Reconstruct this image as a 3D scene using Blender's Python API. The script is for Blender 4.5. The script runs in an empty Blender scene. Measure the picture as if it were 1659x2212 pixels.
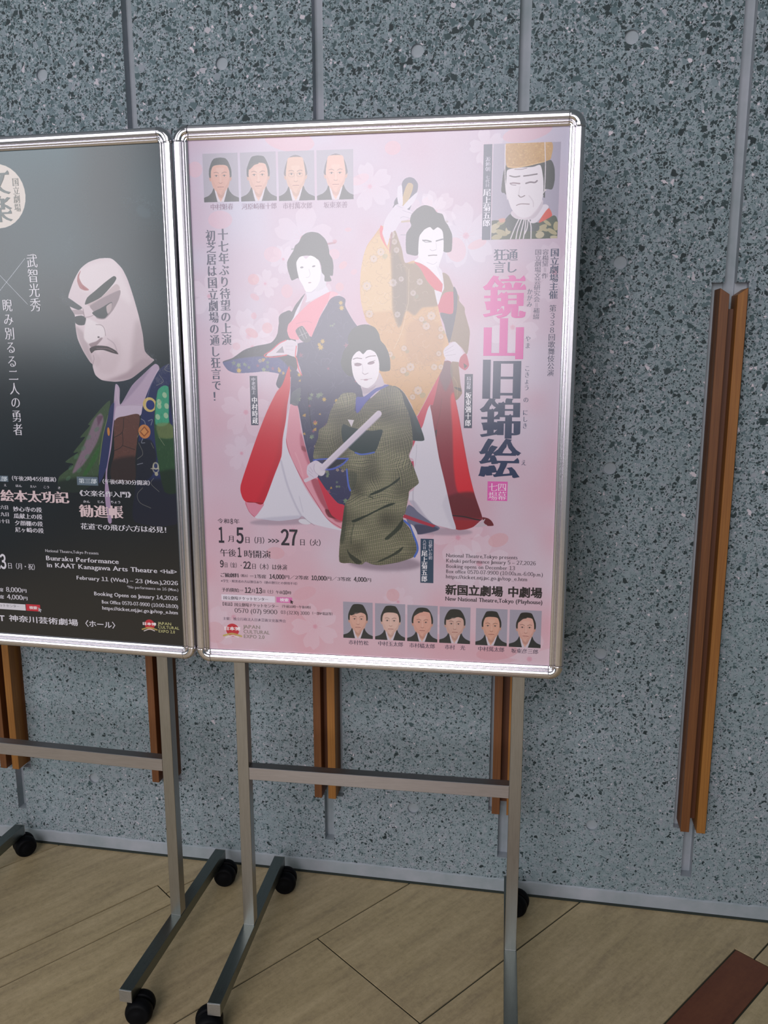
import bpy, bmesh, math, random
import numpy as np
from mathutils import Vector, Matrix
from mathutils.geometry import tessellate_polygon

C = bpy.context.scene.collection
scn = bpy.context.scene
R = math.radians

# ---------------- camera ----------------
cam_d = bpy.data.cameras.new('camera'); cam = bpy.data.objects.new('camera', cam_d); C.objects.link(cam)
_f, _pitch, _roll, _yaw = 1796.7, R(11.008), R(-0.09), R(10.118)
fw = Vector((-math.sin(_yaw)*math.cos(_pitch), math.cos(_yaw)*math.cos(_pitch), -math.sin(_pitch)))
rt = Vector((math.cos(_yaw), math.sin(_yaw), 0)); upv = rt.cross(fw)
rt2 = rt*math.cos(_roll)+upv*math.sin(_roll); up2 = upv*math.cos(_roll)-rt*math.sin(_roll)
M = Matrix((rt2, up2, -fw)).transposed().to_4x4(); M.translation = Vector((0, -1.9515, 1.38))
cam.matrix_world = M
cam_d.sensor_fit = 'VERTICAL'; cam_d.sensor_height = 36.0; cam_d.sensor_width = 27.0
cam_d.lens = _f/2212*36.0; cam_d.clip_start = .05; cam_d.clip_end = 60
scn.camera = cam

# ---------------- world, windows, exposure ----------------
w = bpy.data.worlds.new('room_ambience'); scn.world = w; w.use_nodes = True
w.node_tree.nodes['Background'].inputs[0].default_value = (.80, .95, 1.0, 1)
w.node_tree.nodes['Background'].inputs[1].default_value = .17
def window_light(name, loc, target, sx, sy, L, col):
    d = bpy.data.lights.new(name, 'AREA'); d.shape = 'RECTANGLE'; d.size = sx; d.size_y = sy
    d.energy = L*math.pi*sx*sy; d.color = col
    o = bpy.data.objects.new(name, d); C.objects.link(o); o.location = loc
    o.rotation_euler = (Vector(target)-Vector(loc)).to_track_quat('-Z', 'Y').to_euler()
# tall glazed bays behind and to the left of the camera
window_light('window_daylight_middle', (-.85, -4.7, 2.6), (-.85, 0, 2.6), 2.1, 3.1, 8.8, (1.0, .96, 1.0))
window_light('window_daylight_left', (-4.15, -4.7, 2.8), (-4.15, 0, 2.8), 2.2, 2.7, 4.4, (.96, .97, 1.0))
window_light('window_daylight_far_left', (-7.1, -4.7, 2.6), (-7.1, 0, 2.6), 3.0, 3.1, 4.0, (.98, .97, 1.0))
scn.view_settings.view_transform = 'Standard'; scn.view_settings.look = 'None'
scn.view_settings.exposure = -0.5; scn.view_settings.gamma = 1.0; scn.view_settings.use_curve_mapping = False

# ---------------- materials ----------------
def lin(h):
    v = [int(h[i:i+2], 16)/255 for i in (0, 2, 4)]
    return tuple(c/12.92 if c <= .04045 else ((c+.055)/1.055)**2.4 for c in v)+(1,)
class NT:
    def __init__(s, name):
        s.m = bpy.data.materials.new(name); s.m.use_nodes = True; s.t = s.m.node_tree
        s.b = s.t.nodes['Principled BSDF']
    def n(s, kind, **kw):
        nd = s.t.nodes.new(kind)
        for k, v in kw.items(): setattr(nd, k, v)
        return nd
    def l(s, a, b): s.t.links.new(a, b)
    def set(s, **kw):
        for k, v in kw.items(): s.b.inputs[k.replace('_', ' ')].default_value = v
        return s
    def math(s, op, a, b=None, clamp=False):
        nd = s.n('ShaderNodeMath', operation=op); nd.use_clamp = clamp
        for i, v in enumerate((a, b)):
            if v is None: continue
            if isinstance(v, (int, float)): nd.inputs[i].default_value = v
            else: s.l(v, nd.inputs[i])
        return nd.outputs[0]
    def ramp(s, x, stops, interp='LINEAR'):
        nd = s.n('ShaderNodeValToRGB'); nd.color_ramp.interpolation = interp
        el = nd.color_ramp.elements
        while len(el) < len(stops): el.new(.5)
        for e, (p_, c_) in zip(el, stops): e.position = p_; e.color = c_ if len(c_) == 4 else tuple(c_)+(1,)
        s.l(x, nd.inputs[0]); return nd.outputs[0]
    def mix(s, fac, a, b, mode='MIX'):
        nd = s.n('ShaderNodeMix', data_type='RGBA', blend_type=mode)
        for i, v in ((0, fac), (6, a), (7, b)):
            if isinstance(v, (int, float)): nd.inputs[i].default_value = v
            elif isinstance(v, tuple): nd.inputs[i].default_value = v
            else: s.l(v, nd.inputs[i])
        return nd.outputs[2]
    def coord(s, scale=(1, 1, 1), rot=(0, 0, 0), flat=None):
        tc = s.n('ShaderNodeTexCoord'); mp = s.n('ShaderNodeMapping'); s.l(tc.outputs['Object'], mp.inputs[0])
        mp.inputs['Scale'].default_value = scale; mp.inputs['Rotation'].default_value = rot
        return mp.outputs[0]
    def noise(s, vec, scale, detail=3, rough=.5, out=0):
        nd = s.n('ShaderNodeTexNoise'); nd.inputs['Scale'].default_value = scale; nd.inputs['Detail'].default_value = detail
        nd.inputs['Roughness'].default_value = rough; s.l(vec, nd.inputs['Vector']); return nd.outputs[out]
    def bump(s, h, strength, dist):
        nd = s.n('ShaderNodeBump'); nd.inputs['Strength'].default_value = strength; nd.inputs['Distance'].default_value = dist
        s.l(h, nd.inputs['Height']); s.l(nd.outputs[0], s.b.inputs['Normal'])

def aggregate():
    n = NT('exposed_aggregate_concrete'); v = n.coord()
    sep = n.n('ShaderNodeSeparateXYZ'); n.l(v, sep.inputs[0])
    cmb = n.n('ShaderNodeCombineXYZ'); n.l(sep.outputs[0], cmb.inputs[0]); n.l(sep.outputs[2], cmb.inputs[1]); flat = cmb.outputs[0]
    wob = n.noise(flat, 130, 2, .6, 1); add = n.n('ShaderNodeVectorMath', operation='MULTIPLY_ADD')
    n.l(wob, add.inputs[0]); add.inputs[1].default_value = (.0075, .0075, 0); n.l(flat, add.inputs[2]); p_ = add.outputs[0]
    big = n.noise(flat, 2.2, 3, .6); fine = n.noise(flat, 60, 4, .65)
    base = n.ramp(fine, [(.3, lin('72858a')), (.5, lin('8c9aa0')), (.68, lin('a2a3ae'))])
    base = n.mix(.35, base, n.ramp(big, [(.35, lin('7d8f94')), (.65, lin('9fa5ae'))]))
    h = fine
    dens = n.math('MULTIPLY', n.math('SUBTRACT', sep.outputs[2], .4), .085)      # aggregate lies denser in the upper pours
    dens = n.math('ADD', dens, n.math('MULTIPLY', n.math('SUBTRACT', big, .5), .18))
    cuts = []
    for scale, t0, t1, keep_, dk in ((72, .15, .24, .09, .9), (118, .12, .27, .26, .6), (185, .11, .26, .44, .4), (310, .10, .26, .46, .3)):
        ve = n.n('ShaderNodeTexVoronoi', voronoi_dimensions='2D', feature='DISTANCE_TO_EDGE'); ve.inputs['Scale'].default_value = scale; n.l(p_, ve.inputs['Vector'])
        vc = n.n('ShaderNodeTexVoronoi', voronoi_dimensions='2D', feature='F1'); vc.inputs['Scale'].default_value = scale; n.l(p_, vc.inputs['Vector'])
        sc = n.n('ShaderNodeSeparateColor'); n.l(vc.outputs['Color'], sc.inputs[0])
        thr = n.math('SUBTRACT', n.math('ADD', n.math('MULTIPLY', sc.outputs[0], t1), t0), n.math('MULTIPLY', dens, .9))
        mask = n.math('MULTIPLY', n.math('SUBTRACT', ve.outputs['Distance'], n.math('MAXIMUM', thr, .05)), 22, True)
        col = n.ramp(sc.outputs[1], [(0, lin('242f32')), (.30, lin('344346')), (.46, lin('4a5e62')), (.64, lin('5d7076')), (.82, lin('7a8990')), (.955, lin('8d949d')), (1, lin('d4cad2'))])
        keep = n.math('LESS_THAN', sc.outputs[2], n.math('ADD', dens, keep_)); cuts.append((n.math('MULTIPLY', mask, keep), col))
    for m2, col in reversed(cuts): base = n.mix(m2, base, col)
    n.l(base, n.b.inputs['Base Color']); n.set(Roughness=.62); n.b.inputs['Specular IOR Level'].default_value = .35
    n.bump(n.math('SUBTRACT', fine, n.math('MULTIPLY', cuts[1][0], .3)), .35, .002)
    return n.m
def smooth_concrete():
    n = NT('smooth_concrete'); v = n.coord()
    a = n.noise(v, 9, 4, .6); n.l(n.ramp(a, [(.3, lin('8d999e')), (.7, lin('a9adb6'))]), n.b.inputs['Base Color'])
    n.set(Roughness=.6); n.bump(n.noise(v, 180, 3), .15, .001); return n.m
def steel(name, col, rough, stretch):
    n = NT(name); v = n.coord(stretch); a = n.noise(v, 60, 3, .7)
    n.l(n.ramp(a, [(.3, tuple(c*.86 for c in lin(col)[:3])), (.7, lin(col))]), n.b.inputs['Base Color'])
    rr = n.math('ADD', n.math('MULTIPLY', a, .16), rough-.08); n.l(rr, n.b.inputs['Roughness']); n.set(Metallic=1.0); n.bump(a, .06, .0004); return n.m
def plain(name, col, rough=.5, metal=0, coat=0, speck=0):
    n = NT(name); v = n.coord(); a = n.noise(v, 300, 2)
    c = lin(col); n.l(n.ramp(a, [(.2, tuple(x*(.93-speck) for x in c[:3])), (.8, tuple(min(1, x*1.05) for x in c[:3]))]), n.b.inputs['Base Color'])
    n.set(Roughness=rough, Metallic=metal); n.b.inputs['Coat Weight'].default_value = coat; n.b.inputs['Specular IOR Level'].default_value = .12 if name.startswith('black') else .5; n.b.inputs['Coat Roughness'].default_value = .2; return n.m
def wood(name, cols):
    n = NT(name); v = n.coord((90, 60, 2.0)); a = n.noise(v, 4.0, 6, .66); b = n.noise(n.coord((9, 9, .5)), 2.0, 3)
    c1 = n.ramp(a, [(.28, lin(cols[0])), (.5, lin(cols[1])), (.75, lin(cols[2]))]); c2 = n.ramp(b, [(.42, lin(cols[1])), (.62, lin(cols[2]))])
    n.l(n.mix(.4, c1, c2), n.b.inputs['Base Color']); n.set(Roughness=.5); n.bump(a, .12, .0006); return n.m
TH = R(52.6)
def stone_tile(name, cols, streak=1.0):
    n = NT(name); v = n.coord((1, 1, 1), (0, 0, -TH))
    mp = n.n('ShaderNodeMapping'); n.l(v, mp.inputs[0]); mp.inputs['Scale'].default_value = (1.8, 13, 1)
    a = n.noise(mp.outputs[0], 2.0, 8, .70); b = n.noise(v, 70, 5, .75); d = n.noise(v, 3.2, 3, .5); g = n.noise(v, 260, 2, .6)
    c = n.ramp(a, [(.30, lin(cols[0])), (.48, lin(cols[1])), (.66, lin(cols[2]))])
    c = n.mix(.3, c, n.ramp(d, [(.35, lin(cols[3])), (.65, lin(cols[2]))])); c = n.mix(.22, c, n.ramp(b, [(.35, lin(cols[0])), (.6, lin(cols[2]))]), 'MULTIPLY' if 0 else 'MIX')
    c = n.mix(n.ramp(g, [(.30, (.55, .55, .55, 1)), (.36, (0, 0, 0, 1))]), c, lin(cols[0]))
    n.l(c, n.b.inputs['Base Color']); n.set(Roughness=.45); n.bump(b, .06, .001); return n.m

MT = dict(agg=aggregate(), conc=smooth_concrete(), alu=plain('satin_aluminium', 'eae6ec', .24, 1.0), chrome=plain('polished_corner_cap', 'e8e4ea', .10, 1.0),
    steel=steel('brushed_steel', 'b6b4b0', .33, (8, 8, .4)), cap=plain('steel_end_cap', 'b4b4b4', .35, .9), black=plain('black_rubber', '07080c', .6, 0, 0, .1), hood=plain('black_nylon', '0a0e13', .5),
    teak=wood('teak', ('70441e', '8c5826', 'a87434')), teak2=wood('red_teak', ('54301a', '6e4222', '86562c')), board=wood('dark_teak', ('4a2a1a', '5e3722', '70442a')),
    tile=stone_tile('travertine_tile', ('84745a', 'b09c74', 'cdb890', 'bea88c')), brown=stone_tile('red_brown_tile', ('5c3020', '70402a', '7c4a30', '68382a')),
    grout=plain('dark_grout', '34362a', .9), back=plain('grey_backing', '8c8c92', .6), dark=plain('dark_joint', '2a322e', .9))

# ---------------- mesh helpers ----------------
def link(name, me, mats, parent=None):
    o = bpy.data.objects.new(name, me); C.objects.link(o)
    for m in (mats if isinstance(mats, (list, tuple)) else [mats]): 
        if m.name not in [x.name for x in me.materials if x]: me.materials.append(m)
    if parent: o.parent = parent
    return o
def bm_mesh(bm, name='mesh', smooth=False):
    me = bpy.data.meshes.new(name); bmesh.ops.recalc_face_normals(bm, faces=bm.faces); bm.to_mesh(me); bm.free()
    if smooth:
        for p_ in me.polygons: p_.use_smooth = True
    return me
def box_bm(x0, x1, y0, y1, z0, z1, bev=0, seg=1):
    bm = bmesh.new(); bmesh.ops.create_cube(bm, size=1)
    for v in bm.verts: v.co = Vector(((x0+x1)/2+v.co.x*(x1-x0), (y0+y1)/2+v.co.y*(y1-y0), (z0+z1)/2+v.co.z*(z1-z0)))
    if bev: bmesh.ops.bevel(bm, geom=list(bm.edges), offset=bev, segments=seg, affect='EDGES', profile=.5)
    return bm
def empty(name, loc, rz=0, label=None, cat=None, group=None):
    o = bpy.data.objects.new(name, None); C.objects.link(o); o.location = loc; o.rotation_euler = (0, 0, rz); o.empty_display_size = .1
    if label: o['label'] = label
    if cat: o['category'] = cat
    if group: o['group'] = group
    return o
def structure(o): o['kind'] = 'structure'; return o

# ---------------- wall ----------------
GX = [-3.207, -2.757, -2.307, -1.857, -1.408, -.958, -.509, -.054, .397, .847, 1.297, 1.747]       # left edges of the grooves
GW, GD, RD = .025, .026, .020
BAT = (4, 5, 6, 7, 8)                                                        # bays where battens hang
HX = [-2.97, -2.52, -2.07, -1.619, -1.168, -.721, -.273, .178, .628, 1.078, 1.528]; HZ = [.214, .665, 1.113, 1.568, 2.020, 2.47]
def build_wall():
    xs = {-3.4, 1.95}; zs = {0, .10, .229, 1.522, 2.8}
    for i, g in enumerate(GX):
        xs |= {g, g+GW, g+GW+.0015}
        if i in BAT: xs |= {g+GW/2-.038, g+GW/2+.038}
    hs = .0149
    for h in HX: xs |= {h-hs, h+hs}
    for h in HZ: zs |= {h-hs, h+hs}
    zs.discard(.214+hs); zs.add(.214+hs)
    xs = sorted(xs); zs = sorted(zs)
    def depth(x, z):
        for i, g in enumerate(GX):
            if g < x < g+GW and z > .10: return GD, 1
            if g+GW < x < g+GW+.0015 and z < .10: return .0012, 1
            if i in BAT and abs(x-g-GW/2) < .038 and .229 < z < 1.522: return RD, 1
        return 0, 0
    bm = bmesh.new(); D = {}
    def quad(a, mi):
        f = bm.faces.new([bm.verts.new(c) for c in a]); f.material_index = mi
    holes = {(round(h, 4), round(z, 4)) for h in HX for z in HZ}
    for i in range(len(xs)-1):
        for j in range(len(zs)-1):
            x0, x1, z0, z1 = xs[i], xs[i+1], zs[j], zs[j+1]; xc, zc = (x0+x1)/2, (z0+z1)/2
            d, mi = depth(xc, zc); D[i, j] = d
            if (round(xc, 4), round(zc, 4)) in holes and d == 0 and abs(x1-x0-2*hs) < 1e-4 and abs(z1-z0-2*hs) < 1e-4:
                N = 32; r = .0145; ring = []; outer = []; inn = []
                for k in range(N):
                    t = 2*math.pi*k/N; c_, s_ = math.cos(t), math.sin(t); q = hs/max(abs(c_), abs(s_))
                    outer.append(bm.verts.new((xc+c_*q, 0, zc+s_*q))); ring.append(bm.verts.new((xc+c_*r, 0, zc+s_*r))); inn.append(bm.verts.new((xc+c_*r*.95, .009, zc+s_*r*.95)))
                for k in range(N):
                    m_ = (k+1) % N; bm.faces.new([outer[k], outer[m_], ring[m_], ring[k]]); f = bm.faces.new([ring[k], ring[m_], inn[m_], inn[k]]); f.material_index = 1
                continue
            quad([(x0, d, z0), (x1, d, z0), (x1, d, z1), (x0, d, z1)], mi)
    for i in range(len(xs)-1):
        for j in range(len(zs)-1):
            d = D[i, j]
            if i+1 < len(xs)-1 and D[i+1, j] != d:
                e = D[i+1, j]; quad([(xs[i+1], d, zs[j]), (xs[i+1], e, zs[j]), (xs[i+1], e, zs[j+1]), (xs[i+1], d, zs[j+1])], 1)
            if j+1 < len(zs)-1 and D[i, j+1] != d:
                e = D[i, j+1]; quad([(xs[i], d, zs[j+1]), (xs[i+1], d, zs[j+1]), (xs[i+1], e, zs[j+1]), (xs[i], e, zs[j+1])], 1)
    # body behind the face
    for a in ([(-3.4, .12, 0), (1.95, .12, 0), (1.95, .12, 2.8), (-3.4, .12, 2.8)], [(-3.4, 0, 0), (-3.4, .12, 0), (-3.4, .12, 2.8), (-3.4, 0, 2.8)],
              [(1.95, 0, 0), (1.95, .12, 0), (1.95, .12, 2.8), (1.95, 0, 2.8)], [(-3.4, 0, 2.8), (1.95, 0, 2.8), (1.95, .12, 2.8), (-3.4, .12, 2.8)]): quad(a, 1)
    bmesh.ops.remove_doubles(bm, verts=bm.verts, dist=1e-5)
    me = bpy.data.meshes.new('wall'); bm.to_mesh(me); bm.free()
    # faces looking at the room
    return structure(link('wall_back', me, [MT['agg'], MT['conc']]))
wall = build_wall()
plug = bmesh.new(); bmesh.ops.create_circle(plug, cap_ends=True, segments=32, radius=.0141, matrix=Matrix.Rotation(R(90), 4, 'X'))
bmesh.ops.translate(plug, verts=plug.verts, vec=(0, .0086, 0)); g_ = bmesh.ops.extrude_face_region(plug, geom=list(plug.faces)); bmesh.ops.translate(plug, verts=[v for v in g_['geom'] if isinstance(v, bmesh.types.BMVert)], vec=(0, -.0026, 0))
plug_me = bm_mesh(plug, 'tie_hole_plug')
for h in HX:
    for z in HZ:
        if -1.7 < h < .7: o = link('tie_hole_plug', plug_me, MT['conc'], wall); o.location = (h, 0, z)
# smooth skirting band with a slightly ragged upper edge
rnd = random.Random(4); bm = bmesh.new(); prof = []
xx = -3.4; cols_ = []
while xx < 1.95:
    hh = .0405+rnd.uniform(-.0014, .0014); cols_.append([bm.verts.new((xx, -.0035, .006)), bm.verts.new((xx, -.0035, hh-.003)), bm.verts.new((xx, -.0005, hh)), bm.verts.new((xx, .002, hh+.0005))]); xx += .012
for a, b in zip(cols_, cols_[1:]):
    for k in range(3): bm.faces.new([a[k], b[k], b[k+1], a[k+1]])
sk = structure(link('baseboard_back', bm_mesh(bm, 'band'), MT['conc']))

link('shadow_joint', bm_mesh(box_bm(-3.4, 1.95, -.0052, 0, -.0024, .0056)), MT['dark'], sk)
# battens
def batten(x0, x1, ztl, ztr, parent, mat):
    bm = box_bm(x0, x1, -.040, RD-.0005, .2435, 1.5)
    for v in bm.verts:
        if v.co.z > 1: v.co.z = ztl if v.co.x < (x0+x1)/2 else ztr
    bmesh.ops.bevel(bm, geom=list(bm.edges), offset=.0007, segments=1, affect='EDGES')
    return link('batten', bm_mesh(bm), mat, parent)
BL = {4: 'pair of orange teak battens on the wall, leftmost, behind the left crossbar', 5: 'pair of teak battens behind the right post of the black poster stand',
      6: 'pair of teak battens below the middle of the pink poster', 7: 'pair of teak battens half hidden by the right post of the pink poster stand', 8: 'tall pair of teak battens with V-cut top, uncovered at the right of the wall'}
for i in BAT:
    c = GX[i]+GW/2; t = empty('wall_batten_pair', (c, 0, 0), 0, BL[i], 'wooden battens', 'teak batten pairs on the concrete wall')
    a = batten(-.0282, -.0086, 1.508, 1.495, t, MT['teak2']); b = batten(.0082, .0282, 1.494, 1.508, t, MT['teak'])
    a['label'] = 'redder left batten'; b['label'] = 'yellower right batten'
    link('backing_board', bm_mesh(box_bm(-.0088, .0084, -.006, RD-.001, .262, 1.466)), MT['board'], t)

# ---------------- floor ----------------
U = Vector((math.cos(TH), math.sin(TH))); V = Vector((math.sin(TH), -math.cos(TH)))
floor = structure(link('floor', bm_mesh(box_bm(-3.4, 1.95, -5.2, 0, -.06, -.0025)), MT['grout']))
def clip(poly, nx, ny, d):                       # keep nx*x+ny*y <= d
    out = []
    for i in range(len(poly)):
        a, b = poly[i], poly[(i+1) % len(poly)]; da, db = nx*a[0]+ny*a[1]-d, nx*b[0]+ny*b[1]-d
        if da <= 0: out.append(a)
        if da*db < 0: t = da/(da-db); out.append((a[0]+(b[0]-a[0])*t, a[1]+(b[1]-a[1])*t))
    return out
def tile(uv, mat, name='floor_tile', label=None):
    # shrink each corner by half a joint, then lay it out
    n = len(uv); g = .0022; sh = []
    area = sum(uv[i][0]*uv[(i+1) % n][1]-uv[(i+1) % n][0]*uv[i][1] for i in range(n)); s = 1 if area > 0 else -1
    for i in range(n):
        p0, p1, p2 = uv[i-1], uv[i], uv[(i+1) % n]; off = [0, 0]
        for a, b in ((p0, p1), (p1, p2)):
            dx, dy = b[0]-a[0], b[1]-a[1]; L_ = math.hypot(dx, dy); off[0] += -dy/L_*s*g; off[1] += dx/L_*s*g
        sh.append((p1[0]+off[0], p1[1]+off[1]))
    poly = [tuple(U*a+V*b) for a, b in sh]
    for nx, ny, d in ((0, 1, -.0055), (0, -1, 5.2), (1, 0, 1.95), (-1, 0, 3.4)):
        poly = clip(poly, nx, ny, d)
        if len(poly) < 3: return
    pts = []
    for q in poly:
        if not pts or math.dist(q, pts[-1]) > 1e-4: pts.append(q)
    if len(pts) < 3: return
    bm = bmesh.new(); top = [bm.verts.new((x, y, 0)) for x, y in pts]; bot = [bm.verts.new((x, y, -.005)) for x, y in pts]
    bm.faces.new(top); bm.faces.new(bot[::-1])
    for i in range(len(pts)): bm.faces.new([top[i-1], top[i], bot[i], bot[i-1]])
    o = link(name, bm_mesh(bm), mat, floor)
    if label: o['label'] = label
J = [-4.17, -3.78, -3.39, -3.0, -2.6, -2.21, -1.81, -1.415, -1.02, -.618, -.22, .128, .517, .907, 1.30, 1.69, 2.08, 2.47, 2.86, 3.25, 3.64, 4.03]
cut = {8: [-3.4, -2.4, -1.5, .1], 9: [-3.3, -2.2, -1.2, .25, 1.3], 10: [-3.5, -2.5, -1.4846, -.482, .6, 1.6], 11: [-3.9, -2.9, -1.95, -.95, .75, 1.7], 12: [-3.2, -2.3, -.85, .62, 1.6]}
for k in range(len(J)-1):
    cs = cut.get(k) or [-5+(.37*k) % 1+i for i in range(11)]
    cs = [-6.5]+cs+[4.5] if k in cut else cs
    for u0, u1 in zip(cs, cs[1:]):
        v0, v1 = J[k], J[k+1]; p_ = [(u0, v0), (u1, v0), (u1, v1), (u0, v1)]
        def notch(ua, ub, va, vb):                     # inlay rectangle cut out of this tile
            a0, a1 = max(u0, ua), min(u1, ub)
            if a1 <= a0+1e-6: return p_
            if vb > v1-1e-6 and va < v1: edge, far = v1, va
            elif va < v0+1e-6 and vb > v0: edge, far = v0, vb
            else: return p_
            keep = v1+v0-edge
            pts = [(u0, keep), (u1, keep)]
            if a1 < u1-1e-6: pts += [(u1, edge), (a1, edge), (a1, far)]
            else: pts += [(u1, far)]
            if a0 > u0+1e-6: pts += [(a0, far), (a0, edge), (u0, edge)]
            else: pts += [(u0, far)]
            return pts
        if k in (8, 9): p_ = notch(-2.0, -.667, -.663, -.571)
        if k in (11, 12): p_ = notch(-1.2, .217, .4735, .570)
        tile(p_, MT['tile'])
tile([(-2.0, -.663), (-.667, -.663), (-.667, -.571), (-2.0, -.571)], MT['tile'], 'inlay_tile', 'narrow beige inlay strip')
tile([(-1.2, .4735), (.217, .4735), (.217, .570), (-1.2, .570)], MT['brown'], 'inlay_tile', 'narrow red-brown inlay strip')

# ---------------- poster stands ----------------
W_, H_, F_ = .768, 1.0735, .028
PROF = [(0, .012), (0, .0005), (.0012, -.0022), (.0035, -.0040), (.0075, -.0050), (.0120, -.0050), (.0155, -.0038), (.0172, -.0016), (.0178, -.0004), (.0188, -.0004), (.0192, -.0020), (.0206, -.0030), (.0218, -.0022), (.0222, -.0008), (.0236, -.0010), (.0268, .0004), (.0276, .0012), (.0280, .0026), (.0280, .012)]
Z0 = .7264
def rail(side):
    bm = bmesh.new(); c = F_+.0005; rows = []
    ends = {'bottom': (c, W_-c), 'top': (c, W_-c), 'left': (c, H_-c), 'right': (c, H_-c)}[side]
    for e in ends:
        row = []
        for u, y in PROF:
            if side == 'bottom': q = (e, y, Z0+u)
            elif side == 'top': q = (e, y, Z0+H_-u)
            elif side == 'left': q = (u, y, Z0+e)
            else: q = (W_-u, y, Z0+e)
            row.append(bm.verts.new(q))
        rows.append(row)
    for i in range(len(PROF)-1): bm.faces.new([rows[0][i], rows[1][i], rows[1][i+1], rows[0][i+1]])
    for r_ in rows: bm.faces.new(r_)
    return bm_mesh(bm, 'rail')
def corner():
    """quarter turn of a slightly fuller profile around the inner corner"""
    bm = bmesh.new(); N = 14; rows = []
    pr = [(max(0, u-.0002)-(.0006 if u < .001 else 0), y-.0011) for u, y in PROF]; pr[0] = (-.0006, .013); pr[-1] = (.0276, .013)
    for k in range(N+1):
        t = -.03+(math.pi/2+.06)*k/N
        rows.append([bm.verts.new((-math.cos(t)*max(F_-u, 0.0003), y, math.sin(t)*max(F_-u, .0003))) for u, y in pr])
    for a, b in zip(rows, rows[1:]):
        for i in range(len(pr)-1): bm.faces.new([a[i], b[i], b[i+1], a[i+1]])
    for r_ in (rows[0], rows[-1]): bm.faces.new(r_)
    # raised collar at both ends of the cap
    for ax in (0, 1):
        for i in range(len(pr)-1):
            (u, y), (u2, y2) = pr[i], pr[i+1]; a_, b_ = F_-u, F_-u2
            def P_(r_, s_, yy): return (-r_, yy, -s_) if ax == 0 else (s_, yy, r_)
            vs = [bm.verts.new(P_(a_, 0, y-.0004)), bm.verts.new(P_(a_, .0016, y-.0004)), bm.verts.new(P_(b_, .0016, y2-.0004)), bm.verts.new(P_(b_, 0, y2-.0004))]
            bm.faces.new(vs)
    return bm_mesh(bm, 'corner', True)
corner_me = corner(); rail_me = {s: rail(s) for s in ('bottom', 'top', 'left', 'right')}
def wheel_mesh():
    bm = bmesh.new(); pr = [(0, -.0095), (.014, -.0095), (.0270, -.0095), (.0282, -.0080), (.0284, -.001), (.0276, .0035), (.0250, .0080), (.0205, .0112), (.0198, .0108), (.0120, .0145), (0, .0158)]; N = 36; rings = []
    for r_, y in pr:
        rings.append([bm.verts.new((r_*math.cos(2*math.pi*k/N), y, r_*math.sin(2*math.pi*k/N))) for k in range(N)] if r_ > 0 else [bm.verts.new((0, y, 0))])
    for a, b in zip(rings, rings[1:]):
        for k in range(N):
            m_ = (k+1) % N
            if len(a) == 1: bm.faces.new([a[0], b[m_], b[k]])
            elif len(b) == 1: bm.faces.new([a[k], a[m_], b[0]])
            else: bm.faces.new([a[k], a[m_], b[m_], b[k]])
    return bm_mesh(bm, 'wheel', True)
wheel_me = wheel_mesh()
def hood_mesh():
    bm = bmesh.new(); N = 16
    rows = []
    for y in (-.0045, .0045):
        row = [bm.verts.new((.0225*math.cos(t), y, .0225*math.sin(t))) for t in [R(-20)+R(200)*k/N for k in range(N+1)]]; rows.append(row)
    bm.faces.new(rows[0]); bm.faces.new(rows[1])
    for k in range(N): bm.faces.new([rows[0][k], rows[0][k+1], rows[1][k+1], rows[1][k]])
    bm.faces.new([rows[0][0], rows[1][0], rows[1][N], rows[0][N]])
    r2 = bmesh.ops.create_cone(bm, cap_ends=True, segments=16, radius1=.0095, radius2=.0095, depth=.040, matrix=Matrix.Translation((-.018, 0, .0185)))
    r3 = bmesh.ops.create_cone(bm, cap_ends=True, segments=6, radius1=.0125, radius2=.0125, depth=.004, matrix=Matrix.Translation((-.018, 0, .0307)))
    return bm_mesh(bm, 'hood')
hood_me = hood_mesh()
def build_stand():
    root = empty('poster_stand', (0, 0, 0))
    for s in ('top', 'bottom', 'left', 'right'): link('frame_rail', rail_me[s], MT['alu'], root)
    for (x, z, ry) in ((F_, Z0+H_-F_, 0), (W_-F_, Z0+H_-F_, 90), (W_-F_, Z0+F_, 180), (F_, Z0+F_, 270)):
        o = link('corner_cap', corner_me, MT['chrome'], root); o.location = (x, 0, z); o.rotation_euler = (0, R(ry), 0)
    link('back_panel', bm_mesh(box_bm(.004, W_-.004, .0075, .0135, Z0+.004, Z0+H_-.004)), MT['back'], root)
    for x in (.0750, .6685):
        bm = box_bm(x, x+.0253, .0137, .039, .0851, Z0+H_-.10, .0006); link('post', bm_mesh(bm), MT['steel'], root)
        bm = box_bm(x+.001, x+.0243, .0133, .0139, .0851, .0862); link('weld_line', bm_mesh(bm), MT['cap'], root)
        f = link('foot_bar', bm_mesh(box_bm(x-.001, x+.0265, -.223, .279, .058, .085, .0006)), MT['foot'], root)
        for y0, y1 in ((-.2252, -.223), (.279, .2812)): link('end_cap', bm_mesh(box_bm(x-.001, x+.0265, y0, y1, .058, .0851, .0003)), MT['cap'], f)
    link('crossbar', bm_mesh(box_bm(.1005, .6683, .0135, .0385, .4483, .4772, .0007)), MT['steelh'], root)
    return root
MT['steelh'] = steel('brushed_steel_horizontal', 'cac6ca', .33, (.4, 8, 8)); MT['foot'] = steel('brushed_steel_foot', '78807e', .30, (8, .4, 8))
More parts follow.
